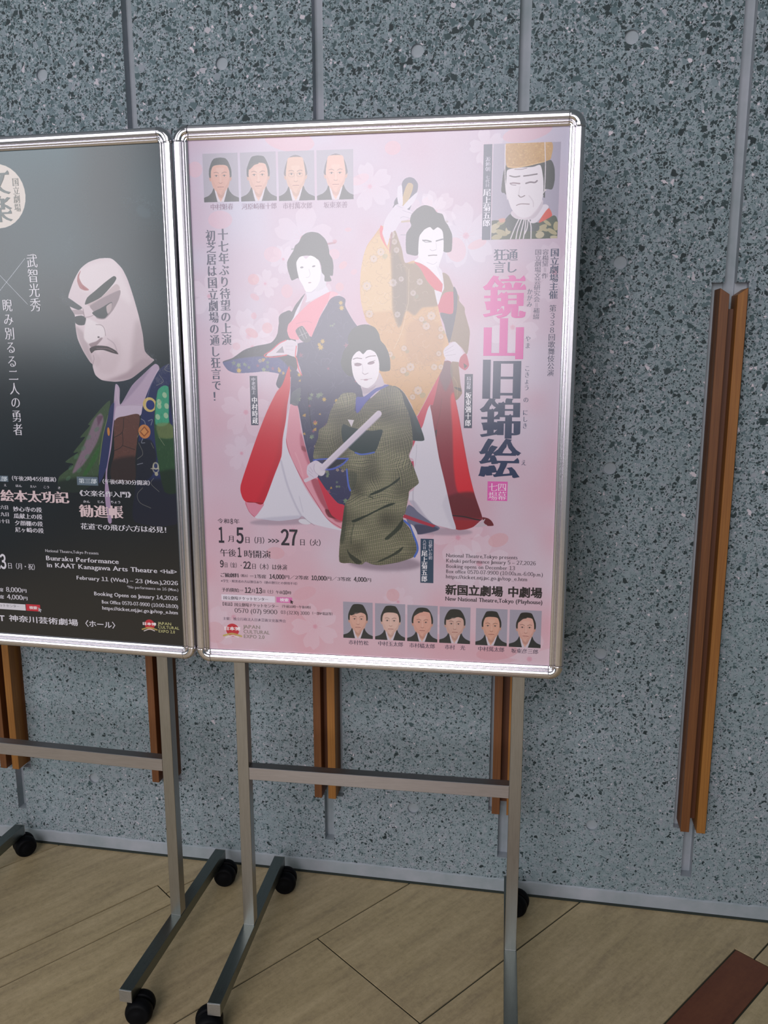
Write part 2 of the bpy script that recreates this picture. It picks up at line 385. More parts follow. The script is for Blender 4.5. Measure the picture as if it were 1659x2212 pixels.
def casters(root, spec):
    for (px, py, ang) in spec:
        c = empty('caster', (px, py, 0)); c.parent = root; c.rotation_euler = (0, 0, R(ang)); c.location = (px, py, .0286)
        h = link('caster_hood', hood_me, MT['hood'], c); h.location = (.018, 0, 0)
        for sg in (1, -1):
            w_ = link('wheel', wheel_me, MT['black'], c); w_.location = (.018, .0145*sg, 0); w_.rotation_euler = (0, 0, 0 if sg > 0 else math.pi); w_.scale = (1, 1.12, 1)
def place(o, loc, rz): o.location = loc; o.rotation_euler = (0, 0, rz)
s2 = build_stand(); place(s2, (-.6916, -.3550, 0), R(1.9316))
s2['label'] = 'wheeled metal poster stand with silver snap frame holding the pink poster'; s2['category'] = 'poster stand'; s2['group'] = 'poster stands'
casters(s2, ((.0885, -.205, 200), (.6825, -.205, 20), (.0885, .262, 8), (.6825, .262, -15)))
def copy_tree(o, parent=None):
    c = o.copy(); C.objects.link(c); c.parent = parent
    for ch in list(o.children): copy_tree(ch, c)
    return c
s1 = build_stand(); place(s1, (-1.46493, -.33234, 0), R(-1.4466))
s1['label'] = 'wheeled metal poster stand with silver snap frame holding the black poster'; s1['category'] = 'poster stand'; s1['group'] = 'poster stands'
casters(s1, ((.0885, -.205, 170), (.6825, -.205, 12), (.0885, .262, 48), (.6825, .262, 10)))

# ---------------- prints: painted in numpy, then packed ----------------
PX = 2.0; PW, PHT = int(728*PX), int(1030*PX); OX, OZ = 20.0, 1051.75
class Canvas:
    def __init__(s, col): s.a = np.empty((PHT, PW, 3), np.float32); s.a[:] = s.c(col); s.clip = None; s.rng = np.random.RandomState(3)
    def c(s, h): return np.array([int(h[i:i+2], 16)/255 for i in (0, 2, 4)], np.float32)
    def px(s, pts): return np.array([((x-OX)*PX, (OZ-z)*PX) for x, z in pts], np.float64)
    def smooth(s, p, n=6):
        if len(p) < 4: return p
        a, b, c, d = np.roll(p, 1, 0), p, np.roll(p, -1, 0), np.roll(p, -2, 0); out = []
        # corners that turn sharply stay sharp
        for k in range(n):
            t = k/n; t2, t3 = t*t, t*t*t
            out.append(.5*((2*b)+(-a+c)*t*.8+(2*a*.8-(5-.4)*b+(4-.4)*c*1.0-d*.8+(.0)*b)*0)) if 0 else out.append(b+(c-b)*t+((c-a)*.5*.7-(c-b)*.7)*(t-2*t2+t3)+((d-b)*.5*.7-(c-b)*.7)*(t3-t2))
        return np.stack(out, 1).reshape(-1, 2)
    def mask(s, p, blur):
        pad = int(blur*PX*2.2)+3
        x0, y0 = np.floor(p.min(0)).astype(int)-pad; x1, y1 = np.ceil(p.max(0)).astype(int)+pad
        x0, y0, x1, y1 = max(x0, 0), max(y0, 0), min(x1, PW), min(y1, PHT)
        if x1 <= x0 or y1 <= y0: return None
        S = 3; w_, h_ = (x1-x0)*S, (y1-y0)*S; T = np.zeros((h_, w_+1), np.int16)
        q = (p-[x0, y0])*S
        for (ax, ay), (bx, by) in zip(q, np.roll(q, -1, 0)):
            if ay == by: continue
            if ay > by: ax, ay, bx, by = bx, by, ax, ay
            r0, r1 = max(0, int(math.ceil(ay-.5))), min(h_, int(math.ceil(by-.5)))
            if r1 <= r0: continue
            rr = np.arange(r0, r1); xx_ = ax+(rr+.5-ay)*(bx-ax)/(by-ay); ci = np.clip(np.round(xx_).astype(int), 0, w_); np.add.at(T, (rr, ci), 1)
        m = (np.cumsum(T, 1)[:, :w_] % 2).astype(np.float32).reshape(y1-y0, S, x1-x0, S).mean((1, 3))
        if blur > 0:
            k = max(1, int(round(blur*PX)))
            for _ in range(2):
                for ax_ in (0, 1): m = s.boxb(m, k, ax_)
        return m, x0, y0, x1, y1
    def boxb(s, m, k, ax_):
        pd = [(0, 0), (0, 0)]; pd[ax_] = (k//2+1, k-k//2); c = np.cumsum(np.pad(m, pd, mode='edge'), ax_)
        n = m.shape[ax_]
        return (np.take(c, range(k, k+n), ax_)-np.take(c, range(0, n), ax_))/k
    def put(s, r, col, al):
        if r is None: return
        m, x0, y0, x1, y1 = r
        if s.clip is not None: m = m*s.clip[y0:y1, x0:x1]
        m = (m*al)[..., None]; s.a[y0:y1, x0:x1] = s.a[y0:y1, x0:x1]*(1-m)+s.c(col)*m
    def poly(s, col, pts, al=1, blur=0, sm=1):
        p = s.px(pts); s.put(s.mask(s.smooth(p) if sm else p, blur), col, al)
    def line(s, col, w_, pts, al=1, blur=0):
        p = s.px(pts)
        if len(p) > 2:
            e = np.vstack([2*p[0]-p[1], p, 2*p[-1]-p[-2]]); out = []
            for i in range(1, len(e)-2):
                a, b, c, d = e[i-1], e[i], e[i+1], e[i+2]
                for t in np.arange(0, 1, .125): out.append(.5*(2*b+(c-a)*t+(2*a-5*b+4*c-d)*t*t+(3*b-a-3*c+d)*t**3))
            p = np.array(out+[p[-1]])
        d = np.gradient(p, axis=0); d /= np.maximum(np.hypot(d[:, 0], d[:, 1]), 1e-6)[:, None]; n = np.stack([-d[:, 1], d[:, 0]], 1)*w_*PX/2
        cap = [p[-1]+n[-1]*math.cos(t)+d[-1]*w_*PX/2*math.sin(t) for t in np.linspace(0, math.pi, 7)[1:-1]]
        cap0 = [p[0]-n[0]*math.cos(t)-d[0]*w_*PX/2*math.sin(t) for t in np.linspace(0, math.pi, 7)[1:-1]]
        s.put(s.mask(np.vstack([p+n, cap, (p-n)[::-1], cap0]), blur), col, al)
    def ell(s, col, c, rx, ry, rot, al=1, blur=0):
        t = np.linspace(0, 2*math.pi, 33)[:-1]; a = R(rot); x = rx*np.cos(t); z = ry*np.sin(t)
        s.put(s.mask(s.px([(c[0]+i*math.cos(a)-j*math.sin(a), c[1]+i*math.sin(a)+j*math.cos(a)) for i, j in zip(x, z)]), blur), col, al)
    def group(s, pts, sm):
        s.clip = None
        if pts:
            p = s.px(pts); r = s.mask(s.smooth(p) if sm else p, 0); s.clip = np.zeros((PHT, PW), np.float32); s.bb = r[1:]; s.clip[r[2]:r[4], r[1]:r[3]] = r[0]
    def rnd_in(s):
        x0, y0, x1, y1 = s.bb
        while True:
            x, y = s.rng.randint(x0, x1), s.rng.randint(y0, y1)
            if s.clip[y, x] > .5: return x/PX+OX, OZ-y/PX
    def star(s, x, z, r, col, n=5, al=.9, rot=0, deep=.45):
        s.poly(col, [(x+math.cos(rot+math.pi*k/n)*r*(1 if k % 2 == 0 else deep), z+math.sin(rot+math.pi*k/n)*r*(1 if k % 2 == 0 else deep)) for k in range(2*n)], al, 0, 0)
    def vnoise(s, h, w_, cell):
        gh, gw = h//cell+3, w_//cell+3; g = s.rng.rand(gh, gw).astype(np.float32); y = np.arange(h)/cell; x = np.arange(w_)/cell
        yi, xi = y.astype(int), x.astype(int); fy, fx = (y-yi)[:, None], (x-xi)[None]; fy = fy*fy*(3-2*fy); fx = fx*fx*(3-2*fx)
        return g[yi][:, xi]*(1-fy)*(1-fx)+g[yi+1][:, xi]*fy*(1-fx)+g[yi][:, xi+1]*(1-fy)*fx+g[yi+1][:, xi+1]*fy*fx
    # ---- patterns
    def x_bg2(s, a):
        yy = np.linspace(0, 1, PHT)[:, None, None]; s.a[:] = s.c('c4b2ca')*(1-yy)+s.c('e2bcca')*yy
        n = s.vnoise(PHT, PW, 210)+.5*s.vnoise(PHT, PW, 90); n = (n/1.5-.5)[..., None]; s.a += n*(s.c('e8a8b8')-s.c('e4dcec'))*.7
        for i in range(46):
            x, z = s.rng.uniform(20, 750), s.rng.uniform(20, 1050)
            if 250 < z < 760 and s.rng.rand() < .6: continue
            r = s.rng.uniform(26, 60); rot = s.rng.uniform(0, 6.3); col = ['ece2f0', 'efe4f0', 'e8d8e8', 'e6c0d0'][s.rng.randint(4)]
            for k in range(5):
                t = rot+k*2*math.pi/5; cx, cz = x+math.cos(t)*r*.55, z+math.sin(t)*r*.55
                P_ = [(cx+math.cos(t)*u*r*.5-math.sin(t)*v*r*.36, cz+math.sin(t)*u*r*.5+math.cos(t)*v*r*.36) for u, v in ((-1, 0), (-.4, .7), (.4, 1), (.95, .5), (.75, 0), (.95, -.5), (.4, -1), (-.4, -.7))]
                s.poly(col, P_, .28, .8)
            for k in range(12):
                t = rot+k*.52; s.line('d890ac', .4, [(x, z), (x+math.cos(t)*r*.28, z+math.sin(t)*r*.28)], .35, .2)
            s.ell('dc90a8', (x, z), r*.1, r*.1, 0, .4, 1.2)
    def x_bg1(s, a):
        n = s.vnoise(PHT, PW, 200)[..., None]; yy = np.linspace(1, 0, PHT)[:, None, None]
        s.a[:] = s.c('0a0d14')+(s.c('2a5460')-s.c('0c1016'))*(yy**1.3)*(.4+.6*n)  # near-black ground, with teal window glare painted in towards the top
    def x_leaves(s, a):
        seed, cnt, kind = a.split(','); s.rng = np.random.RandomState(int(seed)); cnt = int(cnt)
        for i in range(cnt*2):
            x, z = s.rnd_in(); t = s.rng.uniform(0, 6.3); s.line('8c8ca4', .35, [(x, z), (x+8*math.cos(t), z+8*math.sin(t)+2), (x+15*math.cos(t+.3), z+15*math.sin(t+.3))], .5)
        for i in range(cnt):
            x, z = s.rnd_in(); k = s.rng.randint(6); r = s.rng.uniform(3.2, 6.5); rot = s.rng.uniform(0, 6.3)
            if k == 0: s.star(x, z, r*1.1, ['d8b040', 'd0a83c'][i % 2], 7, .9, rot, .5)
            elif k == 1: s.star(x, z, r, 'a8506c', 5, .7, rot, .4)
            elif k == 2:
                s.poly('cfa048', [(x, z)]+[(x+math.cos(rot+q)*r*1.3, z+math.sin(rot+q)*r*1.3) for q in np.linspace(-.7, .7, 5)], .8, 0, 0)
            elif k == 3:
                for q in range(5): s.ell('b8a088', (x+math.cos(rot+q*1.257)*r*.5, z+math.sin(rot+q*1.257)*r*.5), r*.4, r*.32, 0, .75, .2)
            else:
                for q in range(3): s.star(x+s.rng.uniform(-6, 6), z+s.rng.uniform(-6, 6), r*.9, ['788c6c', '8c9c78', '6c8070'][q], 5, .8, rot+q, .5)
    def x_plaid(s, a):
        x0, y0, x1, y1 = s.bb; s.rng = np.random.RandomState(8); h, w_ = y1-y0, x1-x0
        yy, xx_ = np.mgrid[0:h, 0:w_].astype(np.float32); n1 = s.vnoise(h, w_, 70); n2 = s.vnoise(h, w_, 55)
        t = (n1-.5)*1.3+np.where(yy < h*.45, .55, 0)*np.clip((xx_/w_-.5)*2, -1, 1)
        u = xx_*np.cos(t*.35)+(n2-.5)*22-.12*yy; v = yy+(n1-.5)*34+.18*xx_
        def st(q, per, w0): q = np.mod(q, per); return np.clip(1-np.abs(q-per/2)/w0, 0, 1)
        big = np.clip(.55+.25*(np.cos(2*np.pi*u/16.)+np.cos(2*np.pi*v/16.)), 0, 1)
        tan = s.c('8c8670'); dk = s.c('30362e'); crm = s.c('ccc49a'); c = dk+(tan-dk)*big[..., None]
        for q, p_, al, w0 in ((u, 16., .9, 1.5), (v, 16., .7, 1.4), (u, 5.33, .2, .9), (v, 5.33, .25, .9)): m = (st(q, p_, w0)*al)[..., None]; c = c*(1-m)+crm*m
        sh = (s.vnoise(h, w_, 60)*.5+.66)[..., None]; c = c*np.clip(sh, 0, 1.05); m = s.clip[y0:y1, x0:x1, None]; s.a[y0:y1, x0:x1] = s.a[y0:y1, x0:x1]*(1-m)+c*m
    def x_brocade(s, a):
        s.rng = np.random.RandomState(int(a))
        dark, lite = ('7c5c48', 'ead8c8') if a == '5' else ('2c1c1c', 'a07868')
        for i in range(230 if a == '5' else 60):
            x, z = s.rnd_in(); t = s.rng.uniform(0, 6.3); r = s.rng.uniform(3, 7); s.line(dark if i % 3 else lite, .35, [(x+math.cos(t+q)*r*(1+.25*math.sin(3*q)), z+math.sin(t+q)*r) for q in np.linspace(0, s.rng.uniform(1.5, 4.5), 7)], .5)
        for i in range(26 if a == '5' else 0):
            x, z = s.rnd_in(); r = s.rng.uniform(5, 9)
            s.ell('d8c8c8', (x, z), r*.8, r*.8, 0, .4, .8)
            for q in range(8): s.ell('c8b8c0', (x+math.cos(q*.785)*r*.7, z+math.sin(q*.785)*r*.7), r*.28, r*.28, 0, .5, .2); s.line('705848', .4, [(x+math.cos(q*.785-.3)*r*1.05, z+math.sin(q*.785-.3)*r*1.05), (x+math.cos(q*.785)*r*1.15, z+math.sin(q*.785)*r*1.15), (x+math.cos(q*.785+.3)*r*1.05, z+math.sin(q*.785+.3)*r*1.05)], .6)
            s.ell('8c6c60', (x, z), r*.16, r*.16, 0, .7)
            if i % 3 == 0: s.ell('7c9078', (x+r, z-r), r*.7, r*.6, 30, .35, 1)
    def x_gold(s, a):
        s.rng = np.random.RandomState(7)
        for i in range(420): x, z = s.rnd_in(); t = s.rng.uniform(0, 6.3); s.line(['efcf8c', '9c6c34', 'e0b468'][i % 3], .4, [(x, z), (x+2*math.cos(t), z+2*math.sin(t)), (x+3*math.cos(t+.8), z+3*math.sin(t+.8))], .6)
    def x_fur(s, a):
        sd, col = a.split(','); s.rng = np.random.RandomState(int(sd))
        for i in range(260): x, z = s.rnd_in(); t = s.rng.uniform(-2.2, -1.2); s.line(col if i % 2 else '1c2c1c', .35, [(x, z), (x+5*math.cos(t), z+5*math.sin(t))], .4, .1)
    def x_wisps(s, a):
        p, col = a.split(';'); P_ = [tuple(map(float, t.split(','))) for t in p.split()]; s.rng = np.random.RandomState(len(P_)+int(P_[0][0]))
        for i in range(150):
            k = s.rng.randint(len(P_)-1); t = s.rng.rand(); x = P_[k][0]*(1-t)+P_[k+1][0]*t+s.rng.normal(0, 5); z = P_[k][1]*(1-t)+P_[k+1][1]*t+s.rng.normal(0, 5); q = s.rng.uniform(0, 6.3)
            s.line(col, .35, [(x, z), (x+4*math.cos(q), z+4*math.sin(q))], .3, .1)
    def x_portrait(s, a):
        r, k = a.split(';'); x0, x1, z0, z1 = map(float, r.split(',')); k = k.split(','); skin, hair = k[0], k[1]; hl, ht, hw, dx = map(float, k[2:6]); glasses, style = int(k[6]), int(k[7])
        w_, h_ = x1-x0, z1-z0; T = lambda q: [(x0+(u+(dx if 1 else 0))*w_, z1-v*h_) for u, v in q]; F = lambda q: [(x0+u*w_, z1-v*h_) for u, v in q]
        s.group([(x0, z1), (x1, z1), (x1, z0), (x0, z0)], 0)
        s.poly('a6a0b2', F([(0, 0), (1, 0), (1, 1), (0, 1)]), 1, 0, 0)
        def mixc(c1, c2, t): a_, b_ = s.c(c1), s.c(c2); return ''.join('%02x' % int(255*(a_[i]*(1-t)+b_[i]*t)) for i in range(3))
        dsk = mixc(skin, '5c3028', .38); lsk = mixc(skin, 'fff0e8', .25); cx = .5; a_ = hw
        s.poly(skin, T([(cx-.13, .70), (cx+.13, .70), (cx+.15, .90), (cx, 1.02), (cx-.15, .90)]), 1, .2); s.poly(dsk, T([(cx-.15, .74), (cx, .85), (cx+.15, .74), (cx+.12, .84), (cx, .92), (cx-.12, .84)]), .5, .9)
        s.poly('141e26', T([(-.2, 1.05), (-.05, .93), (.14, .87), (.24, .80), (.31, .70), (.36, .85), (.43, 1.05)]), 1, .15); s.poly('141e26', T([(1.2, 1.05), (1.05, .94), (.86, .87), (.76, .79), (.70, .69), (.62, .85), (.53, 1.05)]), 1, .15)
        s.poly('d8ccd8', T([(.31, .71), (.35, .72), (.42, .90), (.49, 1.0), (.5, 1.05), (.41, 1.05), (.35, .86)]), 1, .1, 0); s.poly('d8ccd8', T([(.70, .70), (.66, .72), (.58, .88), (.49, 1.0), (.48, 1.05), (.56, 1.05), (.64, .86)]), 1, .1, 0)
        for sg in (-1, 1): s.ell(mixc(skin, dsk, .4), (x0+(cx+dx+sg*(a_+.015))*w_, z1-.50*h_), .035*w_, .075*h_, 0, 1, .2)
        if style != 3: s.poly(hair, T([(cx-a_-.035, .50), (cx-a_-.045, .34), (cx-a_+.03, .18), (cx-.16, ht+.02), (cx, ht), (cx+.16, ht+.02), (cx+a_-.03, .18), (cx+a_+.045, .34), (cx+a_+.035, .50), (cx+.1, .45), (cx-.1, .45)]), 1, .2)
        else: s.poly(hair, T([(cx-a_-.02, .50), (cx-a_-.03, .34), (cx-a_+.04, .19), (cx-.14, ht+.03), (cx, ht), (cx+.14, ht+.03), (cx+a_-.04, .19), (cx+a_+.03, .34), (cx+a_+.02, .50)]), .8, .3)
        s.poly(skin, T([(cx-a_, .46), (cx-a_+.01, .36), (cx-a_+.06, hl+.03), (cx-.1, hl), (cx+.1, hl), (cx+a_-.06, hl+.03), (cx+a_-.01, .36), (cx+a_, .46), (cx+a_-.01, .58), (cx+a_-.055, .70), (cx+.1, .80), (cx, .835), (cx-.1, .80), (cx-a_+.055, .70), (cx-a_+.01, .58)]), 1, .2)
        if style == 4: s.poly(hair, T([(cx-a_, .34), (cx-a_+.04, hl), (cx-.1, .14), (cx+.15, .16), (cx+.2, hl-.02), (cx+.05, hl+.01), (cx-.02, hl+.04), (cx-.1, hl+.05), (cx-a_+.06, hl+.09)]), 1, .3)
        if style == 2: s.poly(hair, T([(cx-a_, .34), (cx-a_+.03, .2), (cx-.05, .14), (cx+.02, hl+.01), (cx-.1, hl+.04), (cx-a_+.05, hl+.12)]), .9, .3)
        s.poly(mixc(skin, dsk, .6), T([(cx+a_, .42), (cx+a_-.01, .6), (cx+.1, .80), (cx, .835), (cx+.06, .74), (cx+a_-.07, .6)]), .4, 1.2); s.poly(mixc(skin, dsk, .5), T([(cx-a_, .46), (cx-a_+.06, .72), (cx-.06, .82), (cx-.12, .7), (cx-a_+.06, .55)]), .3, 1.2)
        s.poly(lsk, T([(cx-.12, .3), (cx+.12, .3), (cx+.05, .42), (cx-.05, .42)]), .5, 1.5); s.poly(lsk, T([(cx-.02, .46), (cx+.02, .46), (cx+.03, .58), (cx-.02, .59)]), .5, .5)
        for sg in (-1, 1):
            ex = cx+sg*.115
            s.line(mixc(dsk, '20181c', .6), .9, T([(ex-.07, .405+.006*sg), (ex, .388), (ex+.07, .402-.006*sg)]), .75, .25)
            s.ell(mixc(skin, 'ffffff', .35), (x0+(ex+dx)*w_, z1-.463*h_), .05*w_, .016*h_, 0, .8, .2); s.ell('281c20', (x0+(ex+dx)*w_, z1-.461*h_), .021*w_, .018*h_, 0, .95, .15); s.line('38282c', .5, T([(ex-.055, .462), (ex, .446), (ex+.055, .460)]), .8, .15)
            s.line(mixc(skin, dsk, .8), .6, T([(ex-.05, .49), (ex+.05, .49)]), .35, .4)
            if glasses: s.line('705c58', .4, T([(ex+math.cos(t)*.085, .475+math.sin(t)*.045) for t in np.linspace(0, 6.28, 12)]), .7, .1)
        s.line(dsk, .6, T([(cx-.045, .44), (cx-.03, .55)]), .3, .5); s.line(mixc(dsk, '401c18', .5), .8, T([(cx-.05, .60), (cx-.02, .615), (cx+.02, .615), (cx+.05, .60)]), .7, .3)
        s.line(mixc(skin, '8c3838', .6), 1.4, T([(cx-.085, .695), (cx, .69), (cx+.085, .695)]), .6, .3); s.line('5c2c30', .45, T([(cx-.095, .692), (cx, .695), (cx+.095, .692)]), .8, .15); s.line(dsk, .7, T([(cx-.05, .735), (cx+.05, .735)]), .4, .4)
        s.line(dsk, .4, T([(cx-.09, .60), (cx-.13, .68)]), .35, .3); s.line(dsk, .4, T([(cx+.09, .60), (cx+.13, .68)]), .35, .3)
        s.group(None, 0)
    def run(s, text):
        pp = lambda t: [tuple(map(float, q.split(','))) for q in t.split()]
        for ln in text.strip().split('\n'):
            f = ln.split('|')
            if f[0] == 'P': s.poly(f[1], pp(f[5]), float(f[2]), float(f[3]), int(f[4]))
            elif f[0] == 'L': s.line(f[1], float(f[4]), pp(f[5]), float(f[2]), float(f[3]))
            elif f[0] == 'E': rx, ry, ro = map(float, f[4].split(',')); s.ell(f[1], pp(f[5])[0], rx, ry, ro, float(f[2]), float(f[3]))
            elif f[0] == 'G': s.group(pp(f[5]) if f[5] else None, int(f[4] or 0))
            elif f[0] == 'X': getattr(s, 'x_'+f[1])(f[2])
    def image(s, name):
        im = bpy.data.images.new(name, PW, PHT, alpha=False); buf = np.ones((PHT, PW, 4), np.float32); buf[..., :3] = np.clip(s.a[::-1]*.95+np.random.RandomState(1).normal(0, .006, (PHT, PW, 1)), 0, 1)
        im.pixels.foreach_set(buf.ravel()); im.update(); im.pack(); return im
COAT_R, COAT_W = .20, 1.0
def ink(m):
    m.set(Roughness=.6); m.b.inputs['Specular IOR Level'].default_value = .1; m.b.inputs['Coat Weight'].default_value = COAT_W; m.b.inputs['Coat Roughness'].default_value = COAT_R; m.b.inputs['Coat IOR'].default_value = 1.8; return m
def print_mat(name, im):
    n = ink(NT(name)); t = n.n('ShaderNodeTexImage'); t.image = im; t.interpolation = 'Linear'; n.l(t.outputs[0], n.b.inputs['Base Color']); return n.m
INK = {}
def ink_mat(h):
    if h not in INK: n = ink(NT('ink_'+h)); n.b.inputs['Base Color'].default_value = lin(h); INK[h] = n.m
    return INK[h]

# glyph outlines of Blender's own font, re-weighted per style
STY = {'m': (.012, -.014, 1, 1.0), 'm+': (.030, -.008, 1, 1.0), 'M': (.045, -.004, 1, 1.3), 'T': (.050, -.007, 1, 1.2), 'B': (.034, .026, 0, 0), 'B0': (.018, .014, 0, 0), 'D': (.038, .018, 0, 0), 'd': (.02, .01, 0, 0), 's': (.006, -.012, 2, 1), 's+': (.026, .000, 2, 1), 'g': (.012, .01, 0, 0)}
GL = {}; GC = {}
def outlines(chars):
    obs = []
    for c in chars:
        cu = bpy.data.curves.new('g', 'FONT'); cu.body = c; cu.size = 1; cu.resolution_u = 3; cu.fill_mode = 'NONE'; o = bpy.data.objects.new('g', cu); C.objects.link(o); obs.append(o)
    dg = bpy.context.evaluated_depsgraph_get()
    for c, o in zip(chars, obs):
        ev = o.evaluated_get(dg); m = ev.to_mesh() if c.strip() else None; nxt = {}
        if m is None: GL[c] = []; continue
        for e in m.edges: nxt.setdefault(e.vertices[0], []).append(e.vertices[1]); nxt.setdefault(e.vertices[1], []).append(e.vertices[0])
        seen = set(); loops = []
        for i in range(len(m.vertices)):
            if i in seen or i not in nxt: continue
            lp = [i]; seen.add(i); cur = i+1 if i+1 in nxt[i] else nxt[i][0]
            while cur not in seen:
                lp.append(cur); seen.add(cur); cand = [q for q in nxt[cur] if q not in seen]
                if not cand: break
                cur = cur+1 if cur+1 in cand else cand[0]
            if len(lp) > 2: loops.append([tuple(m.vertices[q].co[:2]) for q in lp])
        GL[c] = loops; ev.to_mesh_clear()
    for o in obs: d = o.data; bpy.data.objects.remove(o); bpy.data.curves.remove(d)
def glyph(c, st):
    if (c, st) in GC: return GC[c, st]
    a, b, kind, us = STY[st]; loops = []; extra = []; grow = []
    area = lambda q: sum(q[i-1][0]*q[i][1]-q[i][0]*q[i-1][1] for i in range(len(q)))/2
    tot = sum(area(q) for q in GL[c]); sg = 1 if tot > 0 else -1
    for lp in GL[c]:
        q = [p_ for i, p_ in enumerate(lp) if math.dist(p_, lp[i-1]) > 1e-4]
        if len(q) < 3: continue
        n = len(q); N_ = []
        for i in range(n):
            dx, dy = q[(i+1) % n][0]-q[i][0], q[(i+1) % n][1]-q[i][1]; L_ = math.hypot(dx, dy); N_.append((dy/L_*sg, -dx/L_*sg, L_))
        out = []; wide = []; ai, ae = (a, 0) if a < .02 else (.006, a-.006); bi, be = (b, 0) if b < .012 else (.004, b-.004)
        for i in range(n):
            n0, n1 = N_[i-1], N_[i]; dt = max(.6, 1+n0[0]*n1[0]+n0[1]*n1[1]); ox, oy = (n0[0]+n1[0])/dt, (n0[1]+n1[1])/dt
            out.append((q[i][0]+ox*ai, q[i][1]+oy*bi)); wide.append((out[-1][0]+max(-1.2, min(1.2, ox))*ae, out[-1][1]+max(-1.2, min(1.2, oy))*be))
        if ae or be:
            for i in range(n): j = (i+1) % n; grow.append([out[i], out[j], wide[j], wide[i]])
        loops.append(out)
        if kind:
            for i in range(n):
                nx, ny, L_ = N_[i]; p0, p1 = wide[i], wide[(i+1) % n]
                if kind == 1 and nx > .97 and .045 < L_ < .11 and abs(N_[i-1][1]) > .95 and abs(N_[(i+1) % n][1]) > .95 and N_[i-1][2] > .09:
                    x = p0[0]; zt, zb = max(p0[1], p1[1]), min(p0[1], p1[1]); extra.append([(x-.002, zb), (x-.002, zt+.012*us), (x-.035*us, zt+.062*us), (x-.115*us, zt-.004), (x-.115*us, zb)])
                if kind == 2 and abs(ny) > .96 and .05 < L_ < .13 and abs(N_[i-1][0]) > .85 and abs(N_[(i+1) % n][0]) > .85 and N_[i-1][2] > .12:
                    z = (p0[1]+p1[1])/2; s_ = 1 if ny > 0 else -1; xa, xb = min(p0[0], p1[0]), max(p0[0], p1[0]); extra.append([(xa-.045, z), (xb+.045, z), (xb+.005, z-s_*.045), (xa-.005, z-s_*.045)])
    vs, fs = [], []
    if loops:
        vs = [p_ for lp in loops for p_ in lp]; fs = []; off = {}; k = 0
        for i, lp in enumerate(loops): off[i] = k; k += len(lp)
        outer = [i for i, lp in enumerate(loops) if area(lp)*sg > 0]; hole = [i for i in range(len(loops)) if i not in outer]
        def inside(p_, lp):
            r_ = False
            for i in range(len(lp)):
                (x1, y1), (x2, y2) = lp[i-1], lp[i]
                if (y1 > p_[1]) != (y2 > p_[1]) and p_[0] < (x2-x1)*(p_[1]-y1)/(y2-y1)+x1: r_ = not r_
            return r_
        own = {i: [] for i in outer}
        for h_ in hole:
            cs_ = [i for i in outer if inside(loops[h_][0], loops[i])]
            if cs_: own[min(cs_, key=lambda i: abs(area(loops[i])))].append(h_)
        for i in outer:
            ids = [i]+own[i]; mp_ = [off[j]+q for j in ids for q in range(len(loops[j]))]
            fs += [tuple(mp_[q] for q in t) for t in tessellate_polygon([[Vector((x, y, 0)) for x, y in loops[j]] for j in ids])]
    nb = len(vs); allx = [x for x, _ in vs]; raw = [x for lp in GL[c] for x, _ in lp]
    ev_ = []; lift = []
    for gi, e in enumerate(extra+grow): k = len(vs)+len(ev_); ev_ += e; lift += [gi*1.2e-6]*len(e); fs += [(k, k+j, k+j+1) for j in range(1, len(e)-1)]
    hi = ord(c) > 0x2e80
    if 0xff10 <= ord(c) <= 0xff19:                      # full-width figures set on their own width
        m0, m1 = min(raw), max(raw); vs = [(x-m0+.045, y) for x, y in vs]; ev_ = [(x-m0+.045, y) for x, y in ev_]
    adv = (m1-m0+.09) if 0xff10 <= ord(c) <= 0xff19 else 1.0 if hi else (max(raw)+min(raw)+.015 if raw else .34)
    GC[c, st] = (vs, ev_, fs, adv, nb, lift); return GC[c, st]
